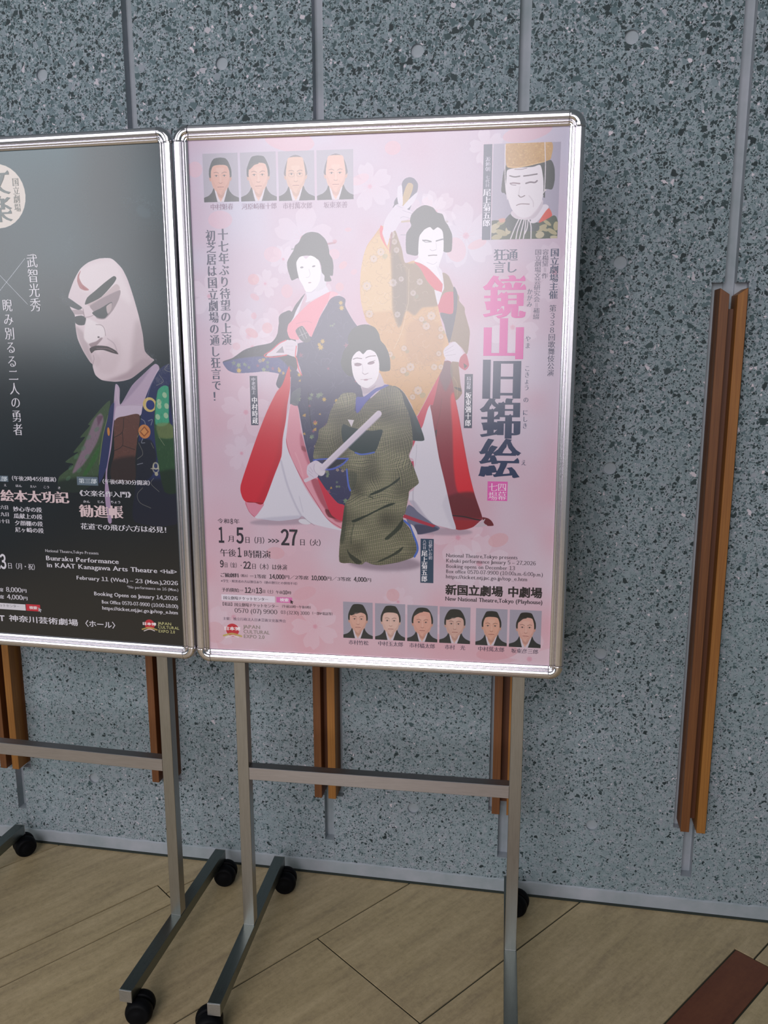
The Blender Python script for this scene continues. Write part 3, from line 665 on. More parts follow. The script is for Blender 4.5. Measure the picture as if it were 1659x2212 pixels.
# y (depth) steps in front of the sheet, metres
YP = .0035
digits = lambda t: ''.join(chr(0xff10+int(c)) if c in '0123456789' else c for c in t)
def text_obj(t, parent):
    _, kind, s, *r = t; vs, fs = [], []
    if r[-1] != 'g': s = digits(s)
    def add(g, fx, fz, lift=0):
        k = len(vs)
        for i, (x, y) in enumerate(g[0]): vs.append((fx(x)/1000, YP-.00050, fz(y)/1000))
        for i, (x, y) in enumerate(g[1]): vs.append((fx(x)/1000, YP-.00048+g[5][i], fz(y)/1000))
        fs.extend([tuple(i+k for i in f) for f in g[2]])
    if kind == 'h':
        x0, x1, zc, h, col, st = r; gl = [glyph(c, st) for c in s]; tot = sum(g[3] for g in gl)
        cjk = any(ord(c) > 0x2e80 and not 0xff10 <= ord(c) <= 0xff19 for c in s); sx = (x1-x0)/tot; sz = h*(1.08 if cjk else 1.38); zb = zc-(.38 if cjk else .36)*sz; x = x0
        for g in gl: add(g, lambda u, x=x: x+u*sx, lambda v: zb+v*sz); x += g[3]*sx
    elif kind == 'v':
        xc, z0, z1, w_, col, st = r; n = len(s); pit = (z0-z1)/n; sz = min(pit*1.05, w_*1.25); sx = w_*1.08
        for i, c in enumerate(s):
            g = glyph(c, st); zc = z0-pit*(i+.5); 
            if c in 'ー＝（）': add(g, lambda u: xc+(u-.5)*sx, lambda v: zc+(v-.38)*sz) if c != '＝' else add((([(y-.38+.5, .38-(x-.5)) for x, y in g[0]]), [], g[2], 0, 0, []), lambda u: xc+(u-.5)*sx, lambda v: zc+(v-.38)*sz)
            else: add(g, lambda u, a=g[3]: xc+(u-a/2)*sx, lambda v, zc=zc: zc+(v-.38)*sz)
    else:
        x0, x1, z0, z1, col, st = r; g = glyph(s, st); xs = [p_[0] for p_ in g[0]+g[1]]; ys = [p_[1] for p_ in g[0]+g[1]]; a0, a1, b0, b1 = min(xs), max(xs), min(ys), max(ys)
        add(g, lambda u: x0+(u-a0)/(a1-a0)*(x1-x0), lambda v: z0+(v-b0)/(b1-b0)*(z1-z0))
    me = bpy.data.meshes.new('text'); me.from_pydata(vs, [], [f for f in fs if len(set(f)) == 3]); me.update()
    link('printed_text', me, ink_mat(col), parent)
def flat_poly(name, P_, mat, parent, y, uv=True, sm=0):
    """a printed area of the sheet as its own thin layer"""
    tr = tessellate_polygon([[Vector((x, z, 0)) for x, z in P_]]); me = bpy.data.meshes.new(name); me.from_pydata([(x/1000, y, z/1000) for x, z in P_], [], [tuple(t) for t in tr]); me.update()
    if uv:
        u = me.uv_layers.new(name='UVMap')
        for lp in me.loops: v = me.vertices[lp.vertex_index].co; u.data[lp.index].uv = ((v.x*1000-OX)/728, (v.z*1000-(OZ-1030))/1030)
    return link(name, me, mat, parent)
OPS2 = r'''X|bg2|
E|e0a0a8|0.6|1.2|11.3,10.49,0|147.6,789.7
E|dca0b0|0.6|1.2|9.69,5.65,-30|149.1,756.5
E|dca0b0|0.6|1.2|5.65,6.46,0|146.2,720.7
E|e0a0aa|0.6|1.2|13.72,8.07,-30|140.9,687.8
E|e0a5ae|0.6|1.2|10.49,10.49,0|172.6,697.3
E|e0a8b0|0.6|1.2|8.88,6.14,40|325.2,813.7
E|e0a8b0|0.6|1.2|8.07,8.07,0|318.2,773.5
E|dcacba|0.6|1.2|6.46,4.84,30|346.2,801
E|dcb0c0|0.6|1.2|8.07,7.27,0|108.3,662
E|dcacba|0.6|1.2|6.46,3.87,0|335.6,878.4
E|dfb0c0|0.6|1.2|11.3,9.69,0|307.6,834
E|e0aab8|0.6|1.2|11.3,12.92,0|214,766.9
E|dfb4c4|0.6|1.2|17.76,14.53,0|187.5,836
E|dfb4c4|0.6|1.2|18.08,9.04,20|359,967.6
E|e0b0c0|0.6|1.2|18.08,22.6,20|540.3,838.3
E|e2b0bc|0.6|1.2|18.08,7.53,20|579.3,847.3
E|dfa8b0|0.6|1.2|20.34,13.56,20|632.2,284.5
E|dfa8b0|0.6|1.2|13.56,13.56,0|421.6,162.5
E|dea0ac|0.6|1.2|42.95,15.82,10|635.6,50
E|dfa8b4|0.6|1.2|19.37,12.92,0|176.6,242.9
E|dfaab8|0.6|1.2|25.83,12.92,20|236.4,159.1
E|dfb0bc|0.6|1.2|23.68,23.68,0|39.6,64.6
E|dea6b4|0.6|1.2|14.85,12.38,0|420.9,1020.9
E|dea8b8|0.6|1.2|44.56,14.85,10|665.8,1038.8
E|dea4b4|0.6|1.2|48.44,19.37,-10|225.1,1040.1
E|deb0c4|0.6|1.2|24.22,16.95,0|84.8,901.8
E|deb0c0|0.6|1.2|14.53,14.53,0|38.6,994.6
E|8c7a8c|0.75|7|75,16,0|404.6,229.1
E|9a8a9c|0.6|4|80,8,4|203.8,310.9
E|9a8a9c|0.6|4|60,8,0|521.1,298.8
P|8e2438|1|0.3|1|517.9,631.2 534.4,631.2 537.9,595.6 543.4,562.6 550,532.4 560.6,477.7 572.6,418.7 584.5,374 600.1,329.1 595.4,321.3 583.2,309.6 568.4,304 553.5,302.3 546,307.2 540.6,332.5 524.9,399 513.2,446.2 504,497.8 495,546.5 500.7,550.5 503.3,588.1 513.6,613.4
G||||1|517.9,631.2 534.4,631.2 537.9,595.6 543.4,562.6 550,532.4 560.6,477.7 572.6,418.7 584.5,374 600.1,329.1 595.4,321.3 583.2,309.6 568.4,304 553.5,302.3 546,307.2 540.6,332.5 524.9,399 513.2,446.2 504,497.8 495,546.5 500.7,550.5 503.3,588.1 513.6,613.4
P|d8152c|1|3|1|533.8,562.5 538.2,501.9 541.7,428 551.1,378.3 585.8,366.5 572.6,418.7 560.6,477.7 550,532.4 543.4,562.6 539.6,574.5
P|641020|0.9|5|1|530.2,370.2 584.4,379 600.1,329.1 540.6,332.5
P|9c1a28|0.9|2|1|540.8,321.1 589.2,321.2 570.9,302.8 546.1,302.1
L|20141c|0.95|0.6|2.2|540.7,331.3 564.3,329.4 582.9,325.4 597.8,323.3
L|60202c|0.6|0.8|0.8|516.8,562.4 513.5,532.1 506.5,499.1 511.7,464.7 519.6,427.6
P|2c2c34|0.8|0.6|1|504.6,499 508.9,501.5 507.2,484.3
G|||||
P|cc3050|1|0.2|1|516.6,614.9 474.9,535.2 468.8,526.2 468.1,530.5 478.1,503.6 493.7,547.7 500.7,550.5 510.8,595.5
P|c83050|1|0|1|461.6,481.3 466.2,478.9 461.7,466.4
P|c04060|1|0.2|0|457.4,437.8 463,438.5 463.7,426.6 461.9,426.6
P|c04060|1|0.2|0|465.3,421.6 468.8,420.5 468.8,412.9
P|70708c|1|0.3|1|446.5,335.2 454.1,350.7 470.5,340.9 489.4,328.6 500.8,314.9 516,306.4 513.5,301.2 498.5,295.6 472,290.9 464.4,302.3 451.7,314.8
P|3c3c58|0.8|2|1|465.6,311.3 503.4,308.6 513.5,302.4 493.5,295.4 472,291.6
P|b03048|1|0.2|0|445.3,331.3 508.4,310 503.4,306 483.3,311.8 441.5,324.8
P|ded8e6|1|0.2|1|493.7,547.7 504,497.8 513.2,446.2 524.9,399 540.6,332.5 548.5,304.1 527.3,306.7 508.4,311.3 500.8,314.9 470.5,338.3 454,360.9 456.5,376.1 465.2,385.2 463.7,439.1 454.9,447.7 467.2,478.9 479.4,503.7
G||||1|493.7,547.7 504,497.8 513.2,446.2 524.9,399 540.6,332.5 548.5,304.1 527.3,306.7 508.4,311.3 500.8,314.9 470.5,338.3 454,360.9 456.5,376.1 465.2,385.2 463.7,439.1 454.9,447.7 467.2,478.9 479.4,503.7
L|a8a0b4|0.7|1.5|1.6|462.7,382.6 462.8,358.5 469.2,340.9 485.7,326 498.3,316.7
P|b8b0c4|0.8|2.5|1|454,357 465.3,358.6 485.6,331.1 499.6,315.5 474.3,333.3
L|b0aabc|0.8|0.5|0.7|469.1,471.5 468.6,451.6 466.2,429.2
P|c8c2d4|0.5|4|1|532.6,377.9 539.4,333.8 549.8,304.8 539.7,307 520.5,352.3
G|||||
P|6c1c28|1|0.2|1|600.1,329.1 611.3,327.5 618.8,322 622.7,313.2 610.4,312.3 604.1,317.8
P|c8b8c4|1|0.3|1|585.7,309.6 595.4,317.5 606.3,326.7 602.8,317.7 610.3,312.9 595.6,309.3
P|8a7058|1|0.2|1|516,796.3 527.8,790.5 536.9,770.5 547.4,753.2 548.3,744.5 558.1,732.9 559.7,721.4 567.6,695.4 569.2,683.8 566.8,654.6 563.2,645.9 553.4,659 539.8,669.3 527.9,669.3 520,702.9 507.8,737.6 514.8,767.9
P|8c6c50|1|0.2|1|534.4,629.7 547.8,635.6 549.5,619.4 553,589.8 556.3,571.9 544.5,558.4 539.5,585.2 533.2,611.9
P|2c2420|0.9|0.3|1|541.1,583.7 553.1,581.6 554.7,574.9 545.6,579.3
L|d0b080|0.8|0.3|0.6|539.3,603.1 547,588.2 547.4,565.9
P|c83858|1|0.2|1|507.8,737.6 519.3,759.2 535.5,761.9 538.6,756 536.8,721.6 512.4,723.2
P|403c50|1|0.3|1|536.9,770.3 544.4,758.8 543.4,727.3 536.6,689.7 529.4,666.4 520.1,701.4 512.4,723.2 536.8,722.3
P|5a5058|0.6|4|1|517.9,631.2 532.9,631.2 536.3,603.1 524.6,576.2 516.9,588.1 510.7,607.4
P|cf9c62|1|0.2|1|444.8,815.9 462.6,819.1 486.4,805.3 501.5,765.2 501.6,762.1 507.8,737.6 515.6,702.9 529.4,666.4 520.9,631.2 516.6,614.9 494.4,574.5 468.8,527.6 458,550.2 439.5,577.3 414.9,586.2 387.3,602.6 387.5,660.9 392.2,681.5 380,699.3 369.4,709.6 360.5,743.3 358.4,769.7 360.1,801.4 365.6,830 373.2,849.7 385.3,865.1 397.2,880.3 403.2,883 418,870.1 426.2,874.1 432.8,857.1 438.8,840.1
G||||1|444.8,815.9 462.6,819.1 486.4,805.3 501.5,765.2 501.6,762.1 507.8,737.6 515.6,702.9 529.4,666.4 520.9,631.2 516.6,614.9 494.4,574.5 468.8,527.6 458,550.2 439.5,577.3 414.9,586.2 387.3,602.6 387.5,660.9 392.2,681.5 380,699.3 369.4,709.6 360.5,743.3 358.4,769.7 360.1,801.4 365.6,830 373.2,849.7 385.3,865.1 397.2,880.3 403.2,883 418,870.1 426.2,874.1 432.8,857.1 438.8,840.1
P|dcb884|0.8|5|1|358,827.2 392.7,869.2 415,840.5 421,746 418,728.3 360.4,728.7 357.6,772.4
P|80684c|0.85|3|1|416.5,882.7 435.8,868.3 446.3,817.3 477.4,813.9 501.5,768 507.8,737.6 478,733.6 463.2,719.2 446.6,728 433.1,696.1 421,728.2 419.5,771.7
P|6c5844|0.6|3|1|422.5,840.3 446.4,797.3 448.1,745.7 448.1,742.5 436.2,699 424,742.7
P|b88458|0.5|6|1|448.2,698.9 478.2,713.3 515.6,698.5 516.3,640 478.8,625.2 448.4,640
L|efe0c0|0.6|0.3|0.7|452.3,804.4 451.8,745.7 449.6,735.3 439.2,690.2 424.1,656.3
X|brocade|5
G|||||
P|d8ccdc|1|0.3|1|522.1,657.6 529.5,663.5 541.3,669.3 550.4,660.5 556.5,650.3 559.6,640 553.8,631.2 531.4,633.4 522.3,640 519.2,650.3
L|8c7c90|0.7|0.2|0.5|522.2,651.8 538.4,662
L|8c7c90|0.7|0.2|0.5|523.8,642.9 543.1,645.9
L|8c7c90|0.6|0.2|0.4|522.2,647.4 540,654.7
P|b82c4c|1|0.2|1|552.2,640 562.5,647.3 568.8,625.3 561.5,615.7 549.5,623.8
P|301820|0.9|0.3|1|558.3,629 565.9,623.8 560,618.6
P|50506a|1|0.2|1|438.5,957.1 444.3,965.9 453.1,968.4 461.8,965.4 468.4,956.3 467.8,945.3 462,933.1 453.3,911.2 446,910 423.9,921.6 429.8,933.9 438.6,924
P|3c3c50|1|0|1|421,914.7 429.8,932.5 431.3,921.4
P|b89868|1|0.2|1|445.8,951.4 450.2,958.2 456,958 459.7,953.8 457.6,942.9 450.3,926.5 441.6,915.6 438.6,924 441.5,939.1
P|d8d0e0|1|0.2|1|431.2,951.8 438.5,954.4 440,937.8 440.1,919.8 432.7,920 429.8,933.9
P|d8d0e0|1|0.2|1|438.6,914.3 450.3,927.9 466.3,941.2 467.8,937.1 460.6,923.5 447.4,911.3
P|d6cadc|1|0.3|1|403.2,880.2 406.2,891.4 412.1,902.4 421,913.3 426.8,920.2 435.7,921.3 447.4,912.7 457.7,906.9 453.4,895.9 435.7,889.3 426.9,875.5 418,870.1 413.5,854.6 410.6,847.6 404.6,861.9 400.9,871.8
L|8c80a0|0.7|0.2|0.6|440.1,910.1 457.8,904.1
L|8c80a0|0.7|0.2|0.6|435.7,896.3 441.6,898.9 453.4,895.9
L|8c80a0|0.7|0.2|0.5|426.8,920.2 440.1,914.3
P|e0505c|1|0.2|1|398.7,884.5 403.2,879.5 401.7,869 409.1,847.7 415,837.6 406.1,849.1 398.7,862 396.5,874.7
P|8c4a5c|0.7|0.3|1|418,870.1 421,868.6 416.5,833.4 415,840.5
L|b8a088|1|0|3.2|438.7,889.9 454.9,891
L|b8a8b0|1|0|3.6|517.8,888.2 523.9,888.1
L|808090|1|0|0.8|436.5,866.2 447.6,865.9
P|e6e0ea|1|0.2|1|469.9,836.7 514.1,833.1 508.5,806.4 516,793.5 516.9,776.4 501.3,788 477.5,812.5 462.6,818.4 470,825.4
P|2c3438|1|0.2|1|446.2,851.2 447.6,869.5 456.4,881.9 454.1,890.3 456.3,901.4 466.5,912.2 476.7,917.5 485.4,918 497.1,913.6 504.5,905.1 514.7,901.4 519.9,888.8 525.1,881.8 532.6,866.3 533.5,852.4 531.6,834.9 516.9,835.9 515.8,869.5 499,872.6 477,868.9 471.2,860.6 469.2,829.6 450.7,831.4 447,835.7
P|eae4ee|1|0.25|1|472.7,864.7 481.4,875.1 491.6,879.4 498.2,874 506.2,878.7 515.1,871.6 517.5,852.7 517,833 511.3,819.1 501.1,808.6 492.3,807.7 481.9,813.9 472.9,823.9 469.9,835.3 470.5,853.6
L|50505c|0.9|0.3|2.2|478.6,855.5 486,855.4 494.1,853.1
L|50505c|0.9|0.3|2.2|503.6,854.1 509.4,855.6 516,857.2
L|50505c|0.7|0.2|1.2|477.9,856.5 483,852.6 491.9,852.5
L|60505c|0.9|0.25|1.8|489.1,827.9 497.2,828.6 505,828.5
L|a89cb0|0.8|0.3|1|492,839.1 496.4,836.8 503,838.4
L|b0a4b8|0.5|0.5|0.8|502.8,853 503.7,845.9 504.5,838.9
L|b8acc0|0.6|0.6|1|486.3,815.9 498.1,812.2 505.4,816.3
P|d43850|1|0.2|1|462.6,817 477.5,812.5 492.3,802.4 516.2,776.4 514.9,760 501.5,766.6 486.6,782.5 474.6,804
P|dcd4e2|1|0.2|1|504,809.3 514.4,800.6 518.4,779.2 519.2,767.8 514.9,760 516.2,777.8
P|dcd4e2|1|0.2|1|501.5,765.2 514.9,760.7 513.5,753.4 507.8,737.6 501.6,762.1
P|3a3c58|1|0.2|1|195,609.6 187.9,587.8 194.2,579.2 200.8,586.3 214.6,620.5 216.5,632.8 198.8,632.8
P|2a3040|1|0.2|1|80.5,632.3 100.3,638.9 123.8,654.1 146.9,661.6 178.9,668 190.5,679.8 196.6,696.9 197.2,718.2 207.4,726.6 223.1,726.5 230.6,664.7 231.9,619.4 217.9,601.9 195.4,608.4 165.9,612.7 140.7,610.5 106.1,609.3 90.2,614.8 81.4,625.7
G||||1|80.5,632.3 100.3,638.9 123.8,654.1 146.9,661.6 178.9,668 190.5,679.8 196.6,696.9 197.2,718.2 207.4,726.6 223.1,726.5 230.6,664.7 231.9,619.4 217.9,601.9 195.4,608.4 165.9,612.7 140.7,610.5 106.1,609.3 90.2,614.8 81.4,625.7
P|3c4484|1|2.5|1|76.9,630.1 118.7,638.9 160,642.1 196.2,638.8 218.1,610.7 167.9,601.8 98.9,601.6 76.5,619.1
X|leaves|11,16,fig
G|||||
P|dccfdd|1|0.3|1|169.1,643.2 206.1,673.3 226.2,669 230.4,653.9 227.8,641 214.4,645.3
P|5a5060|0.6|0.3|1|189.1,648.9 203,661.8 206,648.9
P|34345c|1|0.2|1|301.5,753.4 318,756.4 329.4,750 329.3,735.9 343.8,710.7 356.8,691.6 368.7,650.6 377.2,525.3 338.5,338.8 323.4,345.4 308.8,351.5 287.8,375.5 268.6,402.7 254.4,431.5 243.8,473 236.5,515.8 230.7,545.7 216.1,548 216.5,564.4 218.2,601.9 217.1,625.1 240.6,606.4 230.1,643.1 230.6,664.7 250.3,671.4 267.4,692.1 279.5,717.4 293.1,739.4
P|dedae8|1|0.2|1|216.1,548.7 207.3,520.3 201.8,496.4 197.6,459.5 195.5,443.4 179.6,404.1 154.5,344.4 135.1,317.3 153.5,312.8 187.1,310.4 227.3,316.5 235.7,321.7 258.7,305.8 314.6,294.2 322.8,294.4 300.1,316.9 267.6,342.3 238.8,387.4 216.9,440.5 207.7,470.9 212.1,514
G||||1|216.1,548.7 207.3,520.3 201.8,496.4 197.6,459.5 195.5,443.4 179.6,404.1 154.5,344.4 135.1,317.3 153.5,312.8 187.1,310.4 227.3,316.5 235.7,321.7 258.7,305.8 314.6,294.2 322.8,294.4 300.1,316.9 267.6,342.3 238.8,387.4 216.9,440.5 207.7,470.9 212.1,514
L|aeaac0|0.6|2.5|3|193.7,435.3 205.7,386.7 221.3,346.1 234.1,321.7
L|b4b0c4|0.5|1.5|1.5|230,362.7 237.6,330
P|c0bcd0|0.7|3|1|134.9,312.3 170.5,318.3 234.1,323.3 233.8,310.1 153.4,307.8
G|||||
E|dedae6|1|0.4|13,5.5,-8|240.5,310.3
L|8c8498|0.6|0.8|1|229,317.4 235.7,321.7 247.2,312.1 260.3,303.4
P|e09aac|1|0.2|1|216.1,548 230.7,545.7 237.7,492 254.4,431.5 268.6,402.7 287.4,347.7 319.8,315.8 317.1,297.6 300,305.3 283.7,321.4 266,347.2 238.8,390.7 210.6,451.7 205.4,474.1 208.4,499.6
G||||1|216.1,548 230.7,545.7 237.7,492 254.4,431.5 268.6,402.7 287.4,347.7 319.8,315.8 317.1,297.6 300,305.3 283.7,321.4 266,347.2 238.8,390.7 210.6,451.7 205.4,474.1 208.4,499.6
P|b86078|0.7|3|1|234.4,492 245.5,476.2 254.4,431.5 249.4,428.2 240.1,452.1 233.9,468.1
P|7c2c3c|0.6|2|1|237.1,466.5 246.8,461.8 245,453.8 236.9,458.5
P|a03c50|0.75|2.5|1|255.4,395.9 271.8,396.2 287.4,347.7 319.8,314.1 303.4,313.7 274.3,350.7
P|601c28|0.8|1.5|1|284,337.8 318.3,327.2 316.5,317.3 290.3,321.5
L|b04860|0.8|0.3|1.2|214.4,545.6 206.8,499.6 206.2,474.1 216.8,437.3 242.1,389.1 267.7,347.2 287,318.2 316.3,299.2
L|f0b8c4|0.5|1.5|2|223.7,451.9 233,427.9 239.1,403.7
G|||||
P|cc2c48|1|0.3|1|268.6,402.7 287.8,375.5 308.8,351.5 323.4,345.4 319.8,314.1 296.9,325 284.2,354.2
P|dc8ca4|1|0.3|1|116.7,348.5 154.5,346.1 150.9,336.1 135.1,317.3 123.6,328.7
L|b04860|0.8|0.3|0.8|116.7,347.7 123.6,328.7 135.1,317.3
P|d01c34|1|0.2|1|215.5,623.6 217,586.3 209.6,545.6 205.5,513.9 198.1,478.8 194.7,443.3 179.6,405.8 154.5,346.1 136.1,347.3 117.6,348.5 109.5,359.9 107.8,383 132.7,450.4 150.8,495.8 168.5,535.7 187.4,570.5 200.9,587.8
G||||1|215.5,623.6 217,586.3 209.6,545.6 205.5,513.9 198.1,478.8 194.7,443.3 179.6,405.8 154.5,346.1 136.1,347.3 117.6,348.5 109.5,359.9 107.8,383 132.7,450.4 150.8,495.8 168.5,535.7 187.4,570.5 200.9,587.8
P|b81830|0.5|6|1|199.6,539.2 209.8,555 193.9,443.3 154.5,344.4 137.6,344 184,443.2
L|6c1018|0.8|0.5|1.6|120.9,348.3 154.5,346.1
G|||||
G||||1|301.5,753.4 318,756.4 329.4,750 329.3,735.9 343.8,710.7 356.8,691.6 368.7,650.6 377.2,525.3 338.5,338.8 323.4,345.4 308.8,351.5 287.8,375.5 268.6,402.7 254.4,431.5 243.8,473 236.5,515.8 230.7,545.7 216.1,548 216.5,564.4 218.2,601.9 217.1,625.1 240.6,606.4 230.1,643.1 230.6,664.7 250.3,671.4 267.4,692.1 279.5,717.4 293.1,739.4
P|3c4060|0.7|4|1|235.5,545.8 258.4,555.3 265,476.5 240.6,476.1
L|202434|0.8|0.4|1.6|253,570.9 254,539.6 259,503.4 267,495.6
X|leaves|23,60,rob
G|||||
P|58606c|0.9|0.4|1|219.9,570.7 236.3,581.7 237.7,570.8 230.7,545.7 216.2,550.3
P|dcd4e4|1|0.3|1|250.5,761.8 253.6,752.3 251.8,744.5 281.8,756.8 298.4,762.8 290.4,778.5 285.7,794.2 252.4,775.9 252.2,764.9 231.6,733.6 226.2,716.2 215.8,701.9 234.7,722.5
P|2e3044|1|0.2|1|199.3,716.4 206.2,724.3 221.4,725.8 231.7,741.5 250.5,761.8 231.5,728.8 226.2,716.2 215.8,701.9 216.9,677.9 206.6,671.5 193.2,674.8 195.5,698.8
P|e8889c|1|0.25|1|295.1,762.9 306.6,764.3 315.6,759.5 301.5,751.9 291.4,739.4 279.5,719 264,684.1 260.5,679.3 250.7,692.2 244.2,700.2 230.6,692.2 237,674.6 218.5,676.3 213,690.7 215.8,703.5 226.1,713 234.7,722.5 260.1,744.4
L|c87890|0.7|0.8|1|230.9,705 251.1,709.7 262.7,706.4
P|e8b0c0|0.8|1|1|300,763.6 308.3,764.3 314.8,759.5 301.5,753.4 294.8,745.6
P|4c4c58|1|0.2|1|229.8,691.5 244.2,700.2 260.4,674.5 250.3,668.1 238.7,674.6
L|c8c8cc|0.9|0.1|0.9|237.4,695.4 247,674.6
L|c8c8cc|0.9|0.1|0.9|242.5,697.8 252.1,677
L|c8c8cc|0.9|0.1|0.9|236.3,681 252.3,687.4
P|d8ccda|1|0.3|1|209.9,669.9 221.8,673.9 233.4,666.6 230.4,642.4 216.1,644 206.1,652.1
L|a090a8|0.7|0.2|0.5|209.7,661.8 224.9,661.8
L|a090a8|0.7|0.2|0.5|209.6,655.4 224.7,653.7
L|dc4458|1|0.2|2|210,673.1 196.3,666.7 180.7,653.8 165.1,643.3 185.4,640.8 211,644.8
L|e04458|1|0.2|2|230.8,661.8 228.7,642.4 231.1,636.7 234.1,619.4 240.6,605.3
L|b08090|1|0|3.4|293.2,852.3 310.3,854.6
E|c88090|0.6|0.5|4,3.6,0|310.3,856.9
L|909098|1|0|2.6|225.8,844.3 232.4,844.8
P|d6d0de|1|0.3|1|272.2,775.6 280.8,794.2 282.6,806.6 289.9,800.3 292,775.4 273.7,764.7
P|30383c|1|0.2|1|216.1,820 220.5,829.2 229,841.5 232.5,850.7 240.1,856.7 246,867.3 254.4,873.2 265.8,875.3 278.8,872.7 290.1,863.4 295.6,854.1 298.7,841.8 299.4,834.1 305,824.8 306.9,810.9 305.4,794.7 299.7,794 302.5,784.6 289.7,784 289.3,794.1 284.2,800.4 282.7,812.8 278,823.7 261.7,831.7 243.6,830.4 235.1,816.6 237.2,801 238.5,785.4 237,790.9 224.5,786.4 219.7,798.2 216.7,807.6
P|eee8f0|1|0.25|1|234.3,819.7 240.3,828.9 246.9,831.1 253.4,826.2 261.7,832 271.5,828.4 279.6,819 282.2,800.4 279.8,784.9 273.9,774.1 262.1,764.5 252.2,764.9 245.8,777.5 239.4,788.5 235.3,805.7
E|6c6474|0.85|0.4|3.2,1.7,4|244.9,810.3
E|6c6474|0.85|0.4|3.4,1.6,14|268.4,812.1
E|a07488|0.9|0.3|3.2,0.9,4|260,781.7
L|c4bacb|0.6|0.7|1.2|258.8,806.9 261.1,797.6 257.7,792.2 252.7,791.5
L|b4a8bc|0.6|0.8|1.2|252.2,764.1 262.1,764.5 270.5,769.4
P|1c3038|1|0.2|1|422,584.4 433,581.8 443.9,571.6 452.5,557.1 465.8,531.3 477.5,503.6 484.2,480.8 471,478.6 459.4,482.1 454.4,513.2 437.7,555.4
G||||1|422,584.4 433,581.8 443.9,571.6 452.5,557.1 465.8,531.3 477.5,503.6 484.2,480.8 471,478.6 459.4,482.1 454.4,513.2 437.7,555.4
P|2c4a54|0.5|4|1|454.2,553.9 470.7,529.7 479.1,497.1 469.3,497 459.2,529.6
G|||||
P|3a4038|1|0.2|1|405.5,584.4 415.4,586.6 430.8,581.2 439.5,570.5 444.3,552.2 454.3,529.5 460.2,496.9 461.2,470.6 453.8,448.9 463,427.4 473.2,399.2 471.6,392.5 454.9,378.6 453.3,366.8 446.7,332.6 442.6,328.6 444,317.7 461.7,294.9 470.6,266.2 467.4,246.7 452.4,238.5 432,231.5 397.7,224.4 379.8,225.5 366,230.6 359,224.7 349.3,224.7 335.4,226.7 311.8,228.7 313,270.9 315.9,291 318.7,311.9 324.3,348.3 336.5,369.2 328.4,414.9 321.6,418.1 282.6,437.7 261.2,440.7 264.2,464.4 271.3,482.9 273.3,497.9 288.8,509.8 297.6,536.3 311.4,557.8 323.3,570.9 346.7,571.1 349.9,558 347.2,535.1
G||||1|405.5,584.4 415.4,586.6 430.8,581.2 439.5,570.5 444.3,552.2 454.3,529.5 460.2,496.9 461.2,470.6 453.8,448.9 463,427.4 473.2,399.2 471.6,392.5 454.9,378.6 453.3,366.8 446.7,332.6 442.6,328.6 444,317.7 461.7,294.9 470.6,266.2 467.4,246.7 452.4,238.5 432,231.5 397.7,224.4 379.8,225.5 366,230.6 359,224.7 349.3,224.7 335.4,226.7 311.8,228.7 313,270.9 315.9,291 318.7,311.9 324.3,348.3 336.5,369.2 328.4,414.9 321.6,418.1 282.6,437.7 261.2,440.7 264.2,464.4 271.3,482.9 273.3,497.9 288.8,509.8 297.6,536.3 311.4,557.8 323.3,570.9 346.7,571.1 349.9,558 347.2,535.1
X|plaid|
P|1c2820|0.85|1.2|1|436.4,406.9 426.4,399.9 412.9,389.5 379.1,373.5 374,367.5 396,375.6 429.7,396.6
P|1a261e|0.9|1|1|426.4,352.6 395.9,339.8 378.9,330.8 344.5,312.7 337.7,315.9 372.1,330.6 412.9,352.2
P|1c2820|0.7|0.8|1|341.6,372.7 362.1,369.7 382.4,361.7 375.6,366.7
P|1c2820|0.8|1.2|1|442.7,323.2 425.1,300.7 404.6,280.7 412.8,279.6 438.6,303.8
P|1c2820|0.85|1.2|1|442.8,265.3 418.3,247.8 388.1,231.4 404.6,236.1 434.7,252.5
P|1a241e|0.8|1.2|1|326,258.7 332.9,247.7 357.7,230.3 346.5,225.7 332.8,239.3
L|1c2820|0.6|1|1.5|341.7,309.4 336,282.8 335.8,267.4
P|283028|0.45|3|1|314.6,344.5 326.9,344.8 322.1,275.4 313,270.9
P|1e2a26|0.3|2|1|348.8,411.9 345.1,384.7 336.5,377.7 331.8,414.9
G|||||
P|1a3438|1|0.5|1|322.6,510.1 339.4,503.7 376.3,497.2 401.3,499.5 396.3,479.6 385.3,455.3 355.8,451.5 335.6,460.4 322.2,475.2 319.1,495.2
P|dcd2dc|1|0.2|1|331.5,519.3 344.6,518.3 339.4,504.5
L|4a66c0|1|0.3|3.2|346.6,453.5 357.5,450.4 371,451.7 384.5,454.8
P|181c30|1|0.2|1|282.6,436.9 328.6,440.2 314.9,429.8 290.9,420.1
L|4c60c0|1|0.2|3|261.1,437 282.6,439.7 332,441.6
L|4c60c0|1|0.2|3.4|330.3,439.3 318.3,428.2 301.1,420.3 285.7,418.3
L|5068c8|1|0.2|3.4|328.8,419.9 330.3,401.4 332.4,386.1 335.7,376.8
L|4c6cc4|1|0.2|4|445.4,317.8 457.6,305.8 464.4,288.1 470.6,271.7 472,257.9 466,244.5
P|dcd0dc|1|0.3|1|457.6,311.2 464.3,307.3 471.1,293.8 469.9,282.7 463,296.3
P|4048a8|1|0.2|1|349,562.4 363.5,564.1 383.5,578.9 403.3,587.4 414.3,586.3 389,573.5 370.1,554.9 354.4,534.2 348.8,534.1
P|c8b8c8|1|0.3|1|359.2,589.6 389.1,595.1 395.7,611.2 405,587.4 386.8,580 364.6,564.1 361.3,574.4
P|a894a8|0.6|1.2|1|360.3,583.1 373.6,580.4 389,587.5 378,574.5 363.5,570.1
